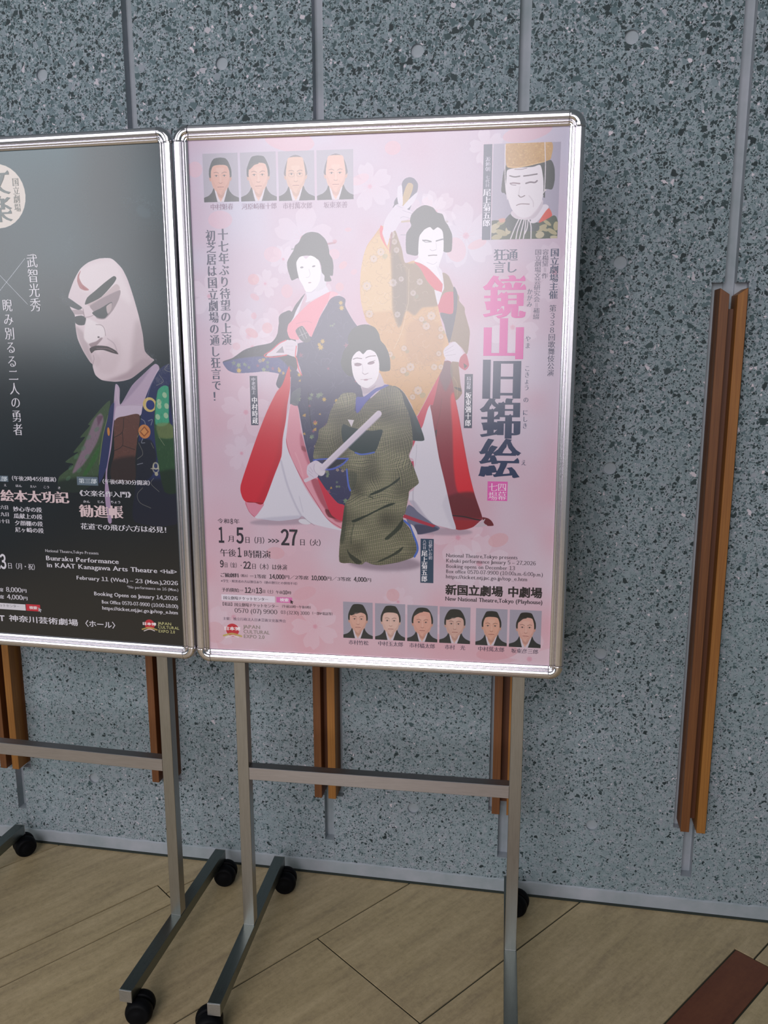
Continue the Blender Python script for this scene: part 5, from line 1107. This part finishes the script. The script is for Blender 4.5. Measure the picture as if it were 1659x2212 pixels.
TXT = [
(2,'h','中村魁春',66.4,112.4,925.2,11.5,'8a6c88','m'),
(2,'h','河原崎権十郎',128.7,198.6,924.4,11.5,'8a6c88','m'),
(2,'h','市村萬次郎',209.5,267.8,923.6,11.5,'8a6c88','m'),
(2,'h','坂東楽善',289.2,335.6,923.2,11.5,'8a6c88','m'),
(2,'v','十七年ぶり待望の上演',89.4,885.2,663.5,19.5,'2c3454','m+'),
(2,'v','初芝居は国立劇場の通し狂言で！',64.7,883.6,552.1,18.6,'2c3454','m+'),
(2,'v','通し',644.0,837.9,794.0,21.2,'28385c','m+'),
(2,'v','狂言',621.7,838.3,794.4,21.2,'28385c','m+'),
(2,'b','鏡',591.8,672.8,712.0,790.2,'d0409c','T'),
(2,'b','山',595.5,670.5,636.5,712.3,'d0409c','T'),
(2,'b','旧',595.2,667.4,561.7,635.5,'1c2c54','T'),
(2,'b','錦',590.6,669.2,485.6,562.7,'1c2c54','T'),
(2,'b','絵',590.4,672.4,408.9,485.3,'1c2c54','T'),
(2,'v','かがみ',679.1,766.1,731.8,9.7,'28385c','m'),
(2,'v','やま',678.4,681.0,655.3,9.7,'28385c','m'),
(2,'v','こきょう',678.8,625.2,577.4,9.7,'28385c','m'),
(2,'v','の',678.1,566.0,554.6,9.7,'28385c','m'),
(2,'v','にしき',677.6,542.3,504.3,9.7,'28385c','m'),
(2,'v','え',677.4,445.1,433.4,9.7,'28385c','m'),
(2,'v','国立劇場文芸研究会＝補綴',692.3,836.2,709.7,11.5,'58506c','m'),
(2,'v','容楊黛＝作',705.5,836.0,783.3,11.1,'58506c','m'),
(2,'v','国立劇場主催',722.3,837.3,746.5,15.0,'28385c','m+'),
(2,'v','第338回歌舞伎公演',722.3,736.4,604.5,12.4,'40405c','m'),
(2,'v','四幕',637.5,399.0,364.1,16.8,'f0d0e4','m'),
(2,'v','七場',619.8,398.6,363.6,16.8,'f0d0e4','m'),
(2,'v','中老尾上',141.7,601.1,567.3,8.0,'dcd8e8','m'),
(2,'v','中村時蔵',142.7,562.7,508.2,11.1,'f0ecf4','m+'),
(2,'v','局岩藤',568.9,604.1,579.5,8.0,'dcd8e8','m'),
(2,'v','坂東彌十郎',568.7,574.2,508.4,11.1,'f0ecf4','m+'),
(2,'v','召使いお初',498.1,280.1,239.5,7.5,'dcd8e8','m'),
(2,'v','八代目',486.1,280.7,260.2,6.6,'dcd8e8','m'),
(2,'v','尾上菊五郎',486.3,258.8,192.7,11.5,'f0ecf4','m+'),
(2,'v','源頼朝',596.7,999.4,973.9,8.8,'d0cce0','m'),
(2,'v','七代目',596.7,967.5,946.3,7.1,'d0cce0','m'),
(2,'v','尾上菊五郎',596.2,944.3,877.4,13.3,'e4e0ee','m+'),
(2,'h','令和',55.1,81.5,307.2,10.6,'2c2836','m'),
(2,'h','8',82.9,88.7,306.7,10.6,'2c2836','d'),
(2,'h','年',90.1,102.5,307.3,10.6,'2c2836','m'),
(2,'h','1',56.5,68.3,277.2,31.9,'2c2836','D'),
(2,'h','月',76.2,91.1,270.0,14.2,'2c2836','m'),
(2,'h','5',94.3,110.3,277.2,31.9,'2c2836','D'),
(2,'h','日（月）',111.9,162.6,268.6,14.2,'2c2836','m'),
(2,'h','>>>',162.4,185.9,268.3,12.4,'2c2836','D'),
(2,'h','27',189.4,225.1,276.2,31.9,'2c2836','D'),
(2,'h','日（火）',228.0,281.8,267.3,14.2,'2c2836','m'),
(2,'h','午後',57.4,93.4,239.7,16.8,'2c2836','m'),
(2,'h','1',96.1,104.2,241.4,19.5,'2c2836','D'),
(2,'h','時開演',109.2,167.5,238.7,16.8,'2c2836','m'),
(2,'h','9',57.1,65.1,215.5,14.6,'2c2836','D'),
(2,'h','日（金）・',66.0,106.9,213.5,11.5,'2c2836','m'),
(2,'h','22',107.4,123.7,214.3,14.6,'2c2836','D'),
(2,'h','日（木）は休演',124.9,201.5,212.6,12.4,'2c2836','m'),
(2,'h','ご観劇料',56.1,97.4,191.4,9.3,'2c2836','m+'),
(2,'h','（税込）',97.4,120.1,191.6,6.6,'2c2836','m'),
(2,'h','＝1等席',119.6,156.1,191.1,8.8,'2c2836','m'),
(2,'h','14,000',162.8,194.8,191.9,9.3,'2c2836','D'),
(2,'h','円／2等席',194.8,246.5,192.0,8.8,'2c2836','m'),
(2,'h','10,000',252.1,283.7,192.4,9.3,'2c2836','D'),
(2,'h','円／3等席',283.6,335.5,192.3,8.8,'2c2836','m'),
(2,'h','4,000',341.1,367.1,192.8,9.3,'2c2836','D'),
(2,'h','円',367.1,377.7,192.3,8.8,'2c2836','m'),
(2,'h','※学生・障害者の方は割引あり（他の割引との併用不可）',57.3,226.1,178.7,6.2,'605468','m'),
(2,'h','予約開始＝',57.8,106.4,159.4,8.8,'2c2836','m'),
(2,'h','12',108.6,122.4,160.2,11.5,'2c2836','D'),
(2,'h','月',122.9,132.0,159.4,8.8,'2c2836','m'),
(2,'h','13',132.6,146.1,160.3,11.5,'2c2836','D'),
(2,'h','日（土）',146.7,174.4,159.2,8.0,'2c2836','m'),
(2,'h','午前',175.5,191.1,158.6,7.1,'2c2836','m'),
(2,'h','10',191.3,200.4,158.7,8.0,'2c2836','D'),
(2,'h','時',200.9,209.0,158.4,7.1,'2c2836','m'),
(2,'h','国立劇場チケットセンター',61.2,159.5,141.9,7.5,'2c2836','m'),
(2,'h','検索',184.0,203.1,142.4,7.5,'f8e8f4','B'),
(2,'h','【電話】',54.5,85.1,128.3,8.0,'2c2836','m'),
(2,'h','国立劇場チケットセンター',84.8,181.2,127.8,8.0,'2c2836','m'),
(2,'h','〔午前10時〜午後6時〕',184.3,253.6,128.5,6.6,'2c2836','m'),
(2,'h','0570 (07) 9900',84.6,178.0,115.1,9.7,'2c2836','s'),
(2,'h','03 (3230) 3000',185.2,246.9,115.4,7.5,'2c2836','s'),
(2,'h','〔一部IP電話等〕',248.6,300.0,116.3,6.6,'2c2836','m'),
(2,'h','主催：独立行政法人日本芸術文化振興会',58.2,195.8,96.2,7.1,'78687c','m'),
(2,'h','日本博',59.7,96.6,74.4,8.0,'fbeef2','B'),
(2,'h','JAPAN',102.9,140.2,80.2,8.0,'988c88','g'),
(2,'h','CULTURAL',102.5,160.5,69.2,8.0,'988c88','g'),
(2,'h','EXPO 2.0',102.6,148.6,58.8,8.0,'988c88','g'),
(2,'h','National Theatre,Tokyo presents',529.4,671.5,250.0,8.0,'2c2836','s'),
(2,'h','Kabuki performance January 5 – 27,2026',529.6,707.5,239.2,8.0,'2c2836','s'),
(2,'h','Booking opens on December 13',529.7,667.1,227.8,8.0,'2c2836','s'),
(2,'h','Box office 0570-07-9900 (10:00a.m.-6:00p.m.)',529.8,721.7,216.9,8.0,'2c2836','s'),
(2,'h','https://ticket.ntj.jac.go.jp/top_e.htm',529.5,691.8,206.0,8.0,'2c2836','s'),
(2,'h','新国立劇場',529.1,644.6,178.5,21.2,'14121c','B'),
(2,'h','中劇場',653.4,721.9,178.8,21.2,'14121c','B'),
(2,'h','New National Theatre,Tokyo (Playhouse)',528.7,722.8,159.7,8.8,'2c2836','s+'),
(2,'h','市村竹松',328.8,371.1,56.6,10.2,'4c4058','m'),
(2,'h','中村玉太郎',390.5,443.7,57.2,10.2,'4c4058','m'),
(2,'h','市村橘太郎',456.0,509.5,56.5,10.2,'4c4058','m'),
(2,'h','市村\u3000光',529.0,571.3,56.4,10.2,'4c4058','m'),
(2,'h','中村萬太郎',596.7,650.6,56.2,10.2,'4c4058','m'),
(2,'h','坂東彦三郎',663.6,718.3,55.4,10.2,'4c4058','m'),
(1,'v','国立劇場',425.1,995.2,929.9,14.2,'6c706c','m'),
(1,'v','文楽',383.8,1016.3,909.7,52,'566060','M'),
(1,'v','武智光秀',448.5,848.3,732.2,23.9,'d8d4de','m'),
(1,'v','睨み別るる二人の勇者',383.4,760.8,474.5,22.1,'d8d4de','m'),
(1,'h','第二部',300.0,347.4,381.0,10.6,'d0d8e0','m+'),
(1,'h','（午後2時45分開演）',350.6,472.9,382.8,10.6,'d8d4de','m+'),
(1,'h','え',336.8,344.5,366.9,6.0,'d8d4de','m+'),
(1,'h','ほん',365.8,381.2,366.6,6.0,'d8d4de','m+'),
(1,'h','たい',400.8,416.1,366.1,6.0,'d8d4de','m+'),
(1,'h','こう',432.6,447.8,365.7,6.0,'d8d4de','m+'),
(1,'h','き',466.8,474.3,365.1,6.0,'d8d4de','m+'),
(1,'h','絵本太功記',326.4,492.1,344.1,25.7,'d8c0c4','M'),
(1,'h','六日',323.7,344.2,317.8,9.3,'d8d4de','m+'),
(1,'h','月九日',311.8,344.5,302.3,9.3,'d8d4de','m+'),
(1,'h','月十日',310.9,344.1,286.6,9.3,'d8d4de','m+'),
(1,'h','妙心寺の段',354.8,425.1,315.0,11.5,'d8d4de','m+'),
(1,'h','瓜献上の段',354.5,424.9,299.6,11.5,'d8d4de','m+'),
(1,'h','夕顔棚の段',355.4,424.7,283.8,11.5,'d8d4de','m+'),
(1,'h','尼ヶ崎の段',355.1,425.5,269.0,11.5,'d8d4de','m+'),
(1,'h','第三部',517.7,560.1,381.9,10.6,'d0d8e0','m+'),
(1,'h','（午後6時30分開演）',565.3,690.0,382.1,10.6,'d8d4de','m+'),
(1,'h','《文楽名作入門》',509.3,646.0,355.5,12.8,'d8d4de','m+'),
(1,'h','かん',524.9,541.0,337.4,6.0,'d8d4de','m+'),
(1,'h','じん',558.0,574.0,338.1,6.0,'d8d4de','m+'),
(1,'h','ちょう',588.9,612.8,338.7,6.0,'d8d4de','m+'),
(1,'h','勧進帳',514.0,616.7,316.9,27.4,'d8c0c4','M'),
(1,'h','花道での飛び六方は必見！',514.3,724.6,283.0,13.7,'d8d4de','m+'),
(1,'h','23',295.3,325.9,194.4,31.9,'d8d4de','D'),
(1,'h','日（月・祝）',328.2,404.6,186.1,14.2,'d8d4de','m'),
(1,'h','National Theatre,Tokyo Presents',424.6,552.9,225.0,6.6,'d8d4de','s'),
(1,'h','Bunraku Performance',424.5,599.4,208.6,10.6,'d8d4de','s+'),
(1,'h','in KAAT Kanagawa Arts Theatre',425.6,687.9,193.1,10.6,'d8d4de','s+'),
(1,'h','<Hall>',693.5,732.9,192.7,8.8,'d8d4de','s+'),
(1,'h','February 11 (Wed.) – 23 (Mon.),2026',495.3,733.9,167.8,8.8,'d8d4de','s+'),
(1,'h','*No performance on 16 (Mon.)',614.9,733.7,153.4,6.6,'d8d4de','s'),
(1,'h','Booking Opens on January 14,2026',534.9,731.5,134.1,8.8,'d8d4de','s+'),
(1,'h','Box Office 0570-07-9900 (10:00-18:00)',552.1,731.2,116.2,8.0,'d8d4de','s+'),
(1,'h','https://ticket.ntj.jac.go.jp/top_e.htm',552.3,730.4,102.4,8.0,'d8d4de','s+'),
(1,'h','席',301.6,312.7,129.0,8.8,'d8d4de','m+'),
(1,'h','8,000',319.0,358.0,130.9,10.6,'d8d4de','s+'),
(1,'h','円',358.2,371.0,130.1,8.8,'d8d4de','m+'),
(1,'h','席',299.9,312.9,112.5,8.8,'d8d4de','m+'),
(1,'h','4,000',319.8,359.2,113.9,10.6,'d8d4de','s+'),
(1,'h','円',359.0,371.8,112.6,8.8,'d8d4de','m+'),
(1,'h','ットセンター',298.5,349.8,92.7,7.1,'808088','m'),
(1,'h','検索',373.6,393.7,91.9,7.1,'f4e4e8','B'),
(1,'h','T',295.5,309.2,62.8,13.3,'d8d4de','B'),
(1,'h','神奈川芸術劇場',319.8,491.7,64.1,15.0,'d8d4de','B0'),
(1,'h','〈ホール〉',498.5,591.6,64.0,15.0,'d8d4de','B0'),
(1,'h','日本博',645.2,678.1,72.7,6.6,'fbeef2','B'),
(1,'h','JAPAN',682.5,714.0,75.8,6.6,'c0bc84','g'),
(1,'h','CULTURAL',682.0,732.0,67.4,6.6,'c0bc84','g'),
(1,'h','EXPO 2.0',682.4,721.3,58.3,6.6,'c0bc84','g')]
BOX = [
(2,'search_field','e4d8e6',57.3,173.4,135.6,149.1),
(2,'search_button','d870b0',176.5,210.3,136.2,148.1),
(2,'title_badge','d85cac',609.1,647.9,362.9,401.4),
(2,'name_label','24304c',134.1,149.5,505.9,603.8),
(2,'name_label','24304c',560.9,576.5,504.9,608.5),
(2,'name_label','22405c',478.1,504.6,190.6,282.3),
(2,'name_label','34425e',588.4,604.0,854.2,1020.8),
(1,'part_label','5c6a78',297.9,349.2,374.4,387.5),
(1,'part_label','5c6a78',513.6,562.7,372.5,390.7),
(1,'search_field','d8d4dc',237.6,364.2,84.0,98.2),
(1,'search_button','c42038',365.6,400.7,84.0,99.4)]
PHO = [
(2,605.9,726.0,854.6,1020.8),
(2,54.7,124.1,934.0,1022.1),
(2,128.6,198.6,933.7,1021.7),
(2,203.0,272.6,932.8,1021.2),
(2,277.1,347.0,932.5,1021.1),
(2,318.2,380.2,65.7,144.0),
(2,385.0,447.5,65.2,143.5),
(2,451.9,514.0,65.0,142.9),
(2,518.0,580.7,64.8,142.4),
(2,591.6,654.9,63.9,141.7),
(2,659.2,722.3,63.3,141.8)]
FIG = [
(2,'printed_figure',0,'358.4,769.7 360.1,801.4 365.6,830 373.2,849.7 385.3,865.1 397.2,880.3 403.2,891.4 412.1,902.4 421,914.7 429.8,933.9 438.5,957.1 453.1,968.8 468.4,956.3 467.8,941.2 457.7,906.9 435.7,889.3 435.8,871.1 453.4,881.9 456.3,901.4 476.7,918 504.5,905.1 519.9,888.8 533.4,859.4 531.3,834.5 517.7,834.4 507,807.8 527.8,790.5 547.4,753.2 558.1,732.9 569.2,688.1 563.2,645.9 568.8,625.3 561.5,615.7 549.4,625.3 556.3,571.9 544.5,557.6 550,532.4 572.6,418.7 600.1,329.1 622.7,313.2 583.3,308.3 551.1,301.6 513.5,301.2 472,290.9 451.7,318.6 404.4,589.7 415.4,613.3 415.4,648.5 398,671.8 387.2,696 376.4,702.2 360.5,743.3'),
(2,'printed_figure',0,'80.4,630.1 123.9,655.2 178.9,668 196.6,696.9 197.2,718.2 206.2,724.3 221.4,725.8 250.5,761.8 252.2,764.9 240.1,783.1 224.5,786.4 216.1,820 232.5,850.7 254.4,873.2 278.8,872.7 296.4,854.1 299.4,834.1 306.9,810.9 302.5,784.6 290.4,778.5 301.7,764.4 327.8,753.2 356.8,691.6 368.7,650.6 377.2,525.3 338.6,348.3 322.8,340.6 316,289.2 301.4,291.5 280.7,296.5 258.6,302.5 227.3,314.9 187.1,309.6 135.1,316.5 116.7,348.5 107.6,376.4 132.7,450.4 187.4,570.5 194.2,579.2 187.9,587.8 194.9,608 140.7,610 106.1,608.7 81.3,623.5'),
(2,'printed_figure',0,'319.1,629.3 333.5,678.3 352.3,699.4 374.2,701.9 394.8,684.4 406.7,662.2 416.7,632.5 415.4,614.4 396.8,613.3 405,587.6 422,585 443.9,571.6 465.8,531.3 484.2,479.9 460.3,480.4 461.2,463.9 453.8,448.9 473.2,397.5 453.3,376.9 446.7,332.6 445.4,320.5 472.6,271.8 471.4,249.6 452.4,238.2 397.7,224.1 366,230.6 349.3,224.4 311.8,228.4 313,270.9 316.8,298 324.3,348.3 338.2,369.2 328.4,414.9 268.2,400.1 240.3,389.3 238.8,397.8 247.8,418.4 261.1,437.3 264.2,464.4 273.3,497.9 297.6,536.3 319.9,570.9 349.1,573.3 350.4,588.4 341.6,605.7 322.8,609.9'),
(1,'printed_figure',0,'508.4,765.5 525.5,767.9 555.2,815.5 598.9,835.6 634.2,829.1 658.4,792.4 677.7,723.2 686.9,654.6 705.8,637 743.6,632.7 751.6,616.5 757.2,439.7 751.7,302.1 584.7,295.5 557.6,359.3 467.7,356.4 472,389 510.1,442.5 549.6,503.5 602.8,552.2 614.6,588.5 575.6,602.1 566.8,628.7 538.3,678.2 535.4,719.2 524.9,740.9')]
CUR = [
(2,'15151c','206.5,143.4 206.8,134.6 208.7,136.7 210.1,133.8 211.5,134.9 210.2,137.7 213.1,138.3'),
(1,'b0b4bc','396.3,93.7 396,83.4 398.6,85.9 400.7,82.3 402.7,83.6 400.8,86.9 404.9,87.7')]
outlines(sorted({c for t in TXT for c in t[2]+digits(t[2])}))
pp = lambda t: [tuple(map(float, q.split(','))) for q in t.split()]
FL = ['gold-robed figure holding up a sandal', 'dark-robed figure with spread sleeve and red trousers', 'kneeling figure in checked kimono with a staff', 'white-faced frowning puppet in green and navy robe']
fi = 0
for si, (st, ops, nm, lab) in {2: (s2, OPS2, 'pink_print', 'pink cherry blossom theatre poster with three robed figures, in the right frame'),
                           1: (s1, OPS1, 'dark_print', 'black theatre poster with a white frowning puppet head, in the left frame')}.items():
    cv = Canvas('808080'); cv.run(ops); mat = print_mat(nm, cv.image(nm)); del cv
    root = empty('poster', (st.location.x, st.location.y, Z0), st.rotation_euler.z, lab, 'poster')
    x0, x1, z0, z1 = OX, 748.0, OZ-1030, OZ
    paper = bm_mesh(box_bm(x0/1000, x1/1000, YP, YP+.0006, z0/1000, z1/1000)); uvl = paper.uv_layers.new(name='UVMap')
    for lp in paper.loops: v = paper.vertices[lp.vertex_index].co; uvl.data[lp.index].uv = ((v.x*1000-OX)/728, (v.z*1000-z0)/1030)
    link('paper', paper, mat, root)
    for f in FIG:
        if f[0] == si:
            o = flat_poly('printed_figure', pp(f[3]), mat, root, YP-.00006-.00001*fi); o['label'] = FL[fi]; fi += 1
    for p_ in PHO:
        if p_[0] == si: _, a, b, c, d = p_; flat_poly('portrait_photo', [(a, c), (b, c), (b, d), (a, d)], mat, root, YP-.0001)
    for b_ in BOX:
        if b_[0] == si: _, nm_, col, a, b, c, d = b_; flat_poly(nm_, [(a, c), (b, c), (b, d), (a, d)], ink_mat(col), root, YP-.00014, False)
    for s_, col, P_ in CUR:
        if s_ == si: flat_poly('printed_cursor', pp(P_), ink_mat(col), root, YP-.00056, False)
    for t in TXT:
        if t[0] == si: text_obj(t, root)
